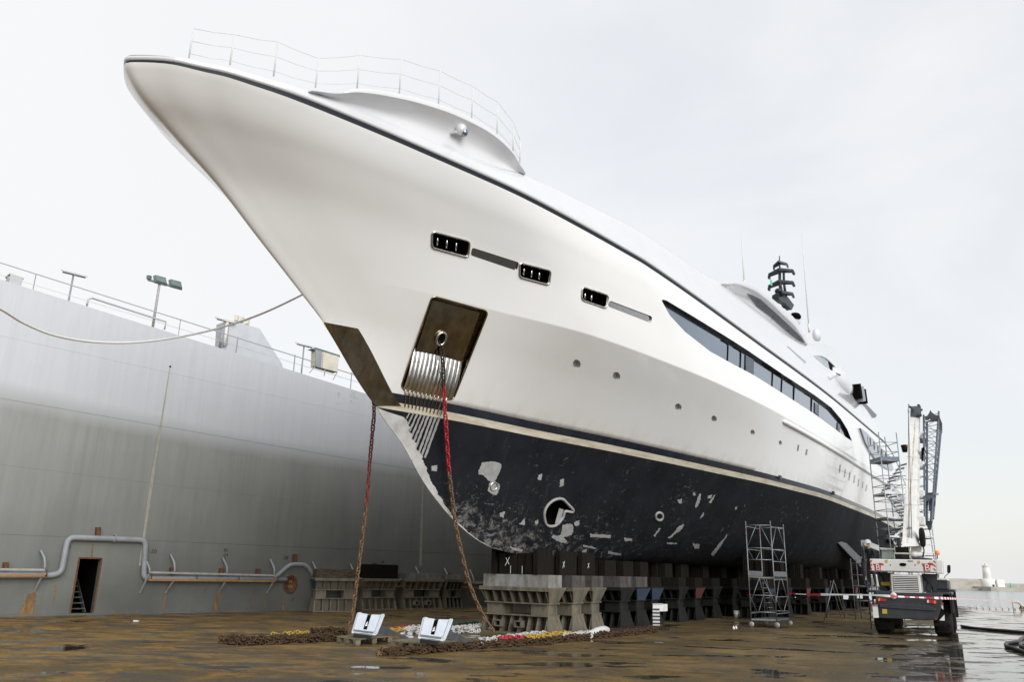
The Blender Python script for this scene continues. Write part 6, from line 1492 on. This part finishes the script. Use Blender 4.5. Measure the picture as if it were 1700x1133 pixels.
mb = MB(); mb.prism([cp(x, y, -1.41) for x, y in ((1448.5, 1004.8), (1457, 1004.6), (1457, 1007.8), (1448.8, 1008))], CF*.05); mb.build('clamp', 'galv', bdp); MB().tube([cp(1452, 1005, -1.4), cp(1452, 1000, -1.4)], .03, 8).build('post', 'red', bdp); MB().tube([cp(1452, 1000, -1.4), cp(1452, 996, -1.4)], .025, 8).build('post_top', 'plain', bdp)

# ================================================================== STAIR TOWER BEHIND THE CRANE
ST = thing('stair_tower', 'tall tube scaffold stair tower between the yacht stern and the crane boom', 'scaffold', yw(8.0, 37, 0), -YA)
SM = chainmat(ST)
def sp_(x, y, z): return SM @ Vector((x, y, z))
T0 = atd(1478, 905, 42); gx = (T0-ST.location); 
ox = Vector((T0.x, T0.y, 0)); T1 = atd(1551, 905, 42); oy = Vector((T1.x, T1.y, 0)); ax = (oy-ox); dp_ = Vector((-ax.y, ax.x, 0)).normalized()*1.4
ST.location = ox; ST.rotation_euler = (0, 0, 0)
cc_ = {'a': ox, 'b': ox+ax*.42, 'c': oy, 'd': ox+dp_, 'e': ox+ax*.42+dp_, 'f': oy+dp_}
zt1 = zat(ox, 718); zt2 = zat(oy, 905)
hts = {'a': zt1, 'b': zt1, 'd': zt1, 'e': zt1, 'c': zat(oy, 830), 'f': zat(oy, 830)}
for k in cc_: MB().tube([cc_[k], up_(cc_[k], hts[k])], .03, 6).build('upright', 'galv', ST)
lv = [zat(ox, y) for y in (893, 862, 821, 765)]; lv = [2.0]+lv
for i, z_ in enumerate(lv):
    last = i == len(lv)-1
    for a, b in (('a', 'b'), ('d', 'e'), ('a', 'd'), ('b', 'e'))+((('b', 'c'), ('e', 'f'), ('c', 'f')) if not last else ()):
        MB().tube([up_(cc_[a], z_), up_(cc_[b], z_)], .025, 6).build('ledger', 'galv', ST)
        MB().tube([up_(cc_[a], z_+1.0), up_(cc_[b], z_+1.0)], .02, 6).build('guard_rail', 'galv', ST); MB().tube([up_(cc_[a], z_+.5), up_(cc_[b], z_+.5)], .02, 6).build('guard_rail', 'galv', ST)
    mb = MB(); mb.prism([up_(cc_['a'], z_), up_(cc_['a'].lerp(cc_['b'], .99 if last else .55), z_), up_(cc_['d'].lerp(cc_['e'], .99 if last else .55), z_), up_(cc_['d'], z_)], (0, 0, .10 if not last else .22)); mb.build('platform', 'galv' if not last else 'cgrey', ST)
    if i:
        z_0 = lv[i-1]; n = 8; fl_ = i % 2
        A = up_(cc_['b'].lerp(cc_['c'], .35 if fl_ else -.55), z_0); B_ = up_(cc_['b'].lerp(cc_['c'], -.2 if fl_ else .5), z_)
        for sg in (.15, .95):
            MB().bar(A+dp_*sg*.9, B_+dp_*sg*.9, .03, .09).build('stringer', 'galv', ST)
        for j in range(n):
            p = A.lerp(B_, (j+.5)/n); mb = MB(); mb.prism([p+dp_*.12-ax*.05, p+dp_*.12+ax*.05, p+dp_*.88+ax*.05, p+dp_*.88-ax*.05], (0, 0, .03)); mb.build('tread', 'galv', ST)
for i in range(9):                    # wide flight seen right of the boom
    z_ = lv[0]+.3+i*.42; p = cc_['b'].lerp(cc_['c'], .45+.028*i); q = cc_['c']
    mb = MB(); mb.bar(up_(p, z_), up_(q.lerp(p, .12), z_), .25, .05); mb.build('tread', 'galv', ST)
MB().tube([up_(cc_['c'], .2), up_(cc_['c'].lerp(cc_['b'], .15), hts['c'])], .03, 6).build('diagonal', 'galv', ST); MB().tube([up_(cc_['a'], lv[0]), up_(cc_['b'], lv[2])], .025, 6).build('diagonal', 'rust', ST); MB().tube([up_(cc_['b'], lv[2]), up_(cc_['a'], lv[3])], .025, 6).build('diagonal', 'galv', ST)
t = thing('hanging_bucket', 'small red and black bucket hanging on the stair tower left of the boom', 'bucket', atd(1503, 748, 40)); mb = MB(); mb.lathe([(.12, -.16), (.17, .18), (.16, .2), (.001, .2)], atd(1502, 746, 40), n=14); mb.build('pail', 'rubber', t); mb = MB(); mb.lathe([(.17, .12), (.175, .2), (.15, .21)], atd(1504.5, 746, 40), n=14); mb.build('rim', 'orange', t)

# low scaffold with two workers behind the crane
PS = thing('work_platform', 'low dark tube scaffold platform left of the crane under the hull', 'scaffold', gnd(1440, 1033))
pa, pb = gnd(1421, 1030), gnd(1452, 1031); pd = YD*1.3
for p in (pa, pb, pa+pd, pb+pd): MB().tube([up_(p, 0), up_(p, 2.6)], .026, 6).build('upright', 'tubed', PS)
for z_ in (.35, .8, 1.42, 1.9, 2.4): MB().tube([up_(pa, z_), up_(pb, z_)], .022, 6).build('ledger', 'tubed', PS); MB().tube([up_(pa+pd, z_), up_(pb+pd, z_)], .022, 6).build('ledger', 'tubed', PS)
mb = MB(); mb.prism([up_(pa, 1.40), up_(pb, 1.40), up_(pb+pd, 1.40), up_(pa+pd, 1.40)], (0, 0, .05)); mb.build('deck', 'tubed', PS)
lp_ = thing('work_lamp', 'long white lamp tube on a stand under the hull left of the crane cab', 'work lamp', gnd(1437, 1033)); a, b = atd(1433, 902, 29.5), atd(1456, 911, 30.5); MB().bar(a, b, .16, .20).build('lamp_head', 'lampglass', lp_); MB().tube([a, up_(a, 0)], .02, 6).build('stand', 'tubed', lp_)
M['workwear'] = worn('dark_workwear', (.03, .035, .045), (.02, .022, .03), .85, 8, bump=.2); M['skin'] = newmat('skin', (.42, .26, .19), .6); M['helmet'] = newmat('helmet_white', (.72, .72, .70), .3, 0, .3)
def worker(P, H, face, label, lean=0):
    t = thing('person', label, 'person', P, face, 'workers on the low platform'); k = H/1.75
    V = {'pel': (0, 0, .93), 'waist': (0, 0, 1.08), 'chest': (0, .0+lean*.4, 1.33), 'neck': (0, .01+lean, 1.50), 'head0': (0, .02+lean, 1.58), 'head1': (0, .03+lean, 1.72),
         'hipL': (.09, 0, .90), 'kneeL': (.10, .04, .50), 'ankL': (.11, 0, .09), 'toeL': (.12, .16, .04), 'hipR': (-.09, 0, .90), 'kneeR': (-.10, .02, .50), 'ankR': (-.11, -.02, .09), 'toeR': (-.13, .14, .04),
         'shL': (.19, lean*.8, 1.44), 'elL': (.25, .06+lean, 1.17), 'wrL': (.20, .26+lean, 1.10), 'haL': (.17, .34+lean, 1.10), 'shR': (-.19, lean*.8, 1.44), 'elR': (-.26, .02+lean, 1.16), 'wrR': (-.24, .20+lean, .98), 'haR': (-.23, .27+lean, .95)}
    Rr = dict(pel=.15, waist=.135, chest=.155, neck=.055, head0=.075, head1=.085, hipL=.095, kneeL=.065, ankL=.045, toeL=.04, hipR=.095, kneeR=.065, ankR=.045, toeR=.04, shL=.065, elL=.048, wrL=.034, haL=.038, shR=.065, elR=.048, wrR=.034, haR=.038)
    E2 = [('pel', 'waist'), ('waist', 'chest'), ('chest', 'neck'), ('neck', 'head0'), ('head0', 'head1'), ('pel', 'hipL'), ('hipL', 'kneeL'), ('kneeL', 'ankL'), ('ankL', 'toeL'), ('pel', 'hipR'), ('hipR', 'kneeR'), ('kneeR', 'ankR'), ('ankR', 'toeR'),
          ('chest', 'shL'), ('shL', 'elL'), ('elL', 'wrL'), ('wrL', 'haL'), ('chest', 'shR'), ('shR', 'elR'), ('elR', 'wrR'), ('wrR', 'haR')]
    nm = list(V); me = bpy.data.meshes.new('body'); me.from_pydata([Vector(V[n])*k for n in nm], [(nm.index(a), nm.index(b)) for a, b in E2], []); me.materials.append(M['workwear']); me.materials.append(M['skin'])
    o = bpy.data.objects.new('body', me); COL.objects.link(o); o.parent = t; sk = o.modifiers.new('skin', 'SKIN'); o.modifiers.new('sub', 'SUBSURF').levels = 1
    for i, n in enumerate(nm): me.skin_vertices[0].data[i].radius = (Rr[n]*k, Rr[n]*k*(.72 if n in ('pel', 'waist', 'chest') else 1)); me.skin_vertices[0].data[i].use_root = n == 'pel'
    bpy.context.view_layer.update(); d = bpy.context.evaluated_depsgraph_get(); m2 = bpy.data.meshes.new_from_object(o.evaluated_get(d)); o.modifiers.clear(); o.data = m2
    if len(m2.materials) < 2: m2.materials.clear(); m2.materials.append(M['workwear']); m2.materials.append(M['skin'])
    for p in m2.polygons:
        c = p.center/k; p.material_index = 1 if (c.z > 1.49 or c.y > .215+lean and .9 < c.z < 1.2) else 0; p.use_smooth = True
    hc_ = Vector((0, .02+lean, 1.70))*k
    MB().lathe([(.135*k, -.02), (.145*k, -.015), (.125*k, .0), (.118*k, .05), (.09*k, .10), (.04*k, .125), (.001, .128)], hc_, n=18).build('helmet', 'helmet', t, local=True)
    mb = MB(); mb.box(hc_+Vector((0, .13*k, -.015)), (.16*k, .09*k, .012)); mb.build('helmet_peak', 'helmet', t, local=True)
    return t
za = 1.45
w1p = atd(1450, 978, 29.2); w2p = atd(1439, 978, 29.8)
worker(Vector((w1p.x, w1p.y, za)), 1.62, math.radians(120), 'worker in dark clothes and white helmet nearest the crane counterweight', .05)
worker(Vector((w2p.x, w2p.y, za)), 1.50, math.radians(200), 'smaller worker in white helmet left of the other, stooping over the platform', .12)

# barrier tape, hoses, bollard, edge chain
P = [atd(x, y, d) for x, y, d in ((1308, 986, 26.6), (1345, 988, 25.8), (1380, 988, 25.2), (1450, 989, 24.3), (1484, 991, 24.0), (1530, 993, 24.1), (1575, 994.5, 24.6), (1640, 997.5, 30), (1690, 999.5, 42))]
Q = spline(P, 6); mb = MB(); n = len(Q); tw_ = [.026*(1-.35*math.sin(i*.5)) for i in range(n)]
mb.add([q+U3*w for q, w in zip(Q, tw_)]+[q-U3*w+CX*.01 for q, w in zip(Q, tw_)]+[q+U3*w+YD*.004 for q, w in zip(Q, tw_)]+[q-U3*w+YD*.004 for q, w in zip(Q, tw_)], [(i, i+n, i+n+1, i+1) for i in range(n-1)]+[(i+2*n, i+1+2*n, i+1+3*n, i+3*n) for i in range(n-1)])
tag(mb.build('barrier_tape', 'tape'), 'red and white barrier tape strung across the rear of the crane', 'barrier tape')
def ghose(q, r, label, mat='hose', name='hose', z=None): P = [gnd(x, y, r if z is None else z) for x, y in q]; tag(MB().tube(spline(P, 6), r, 8).build(name, mat), label, 'hose')
ghose([(1596, 1040), (1612, 1043), (1640, 1045.5), (1670, 1048), (1702, 1050.5), (1760, 1055)], .045, 'black hose lying straight across the flooded floor right of the crane')
ghose([(1720, 1056), (1699, 1060), (1690, 1066), (1672, 1069), (1671, 1074), (1682, 1077), (1700, 1083), (1730, 1092)], .05, 'black hose bent in a loop at the right edge of the picture')
ghose([(1702, 1067), (1694, 1070), (1696, 1074), (1708, 1077)], .045, 'grey inner coil of hose at the right edge', 'tubed')
t = thing('bollard', 'rusty white curved mooring bollard at the dock edge on the right', 'bollard', gnd(1690, 1012)); c = gnd(1690, 1012); k = .042
mb = MB(); mb.prism([c+CX*x*k+U3*z*k for x, z in ((-7.5, 0), (-4, 0), (-3.6, 9), (-1.5, 9), (2, 8), (4.5, 4), (4, 0), (8, 0), (8.5, 6), (6, 11), (1, 14), (-7, 14))], CF*.45); mb.build('horn', 'cream', t, bevel=.05)
mb = MB(); mb.prism([c+CX*x*k+U3*z*k for x, z in ((1.5, 0), (9, 0), (8.6, 4), (4, 5))], CF*.5-CF*.02); mb.build('foot', 'rust', t)
ec = thing('edge_chain', 'thin pale festooned chain along the dock edge between crane and bollard', 'chain', gnd(1640, 1011)); 
for i in range(8):
    x = 1601+i*10.7; P = [gnd(x+dx, 1010.5+(x-1600)*.03)+U3*z for dx, z in ((0, .03), (1.2, .14), (4, .22), (6.8, .19), (8.8, .03))]; MB().tube(spline(P, 3), .011, 5).build('arc', 'cream', ec)
for i in range(9):
    x = 1600+i*10.7; c = gnd(x, 1010.8+(x-1600)*.03); MB().tube([c, c+U3*.10], .02, 6).build('stud', 'tubed', ec)
# white hawser sagging from off-screen left to the yacht bow
P = [atd(x, y, d) for x, y, d in ((-60, 486, 13.5), (0, 513, 14.5), (40, 537, 15.2), (90, 557, 16), (150, 567.5, 17), (220, 569, 18), (290, 561, 19), (360, 546, 20), (430, 523, 20.8), (497, 492, 21.5), (560, 458, 22.3))]
tag(MB().tube(spline(P, 6), .026, 8).build('mooring_hawser', 'rope'), 'thick white hawser sagging from the left edge up to the yacht bow', 'rope')
# small litter on the floor
for i, (x, y) in enumerate(((226, 1032.5), (520, 1098))):
    pass
c = gnd(226, 1033); mb = MB(); mb.box(c+U3*.02, (.14, .09, .04)); tag(mb.build('litter', 'plain'), 'scrap of white litter on the floor in front of the wall', 'litter')
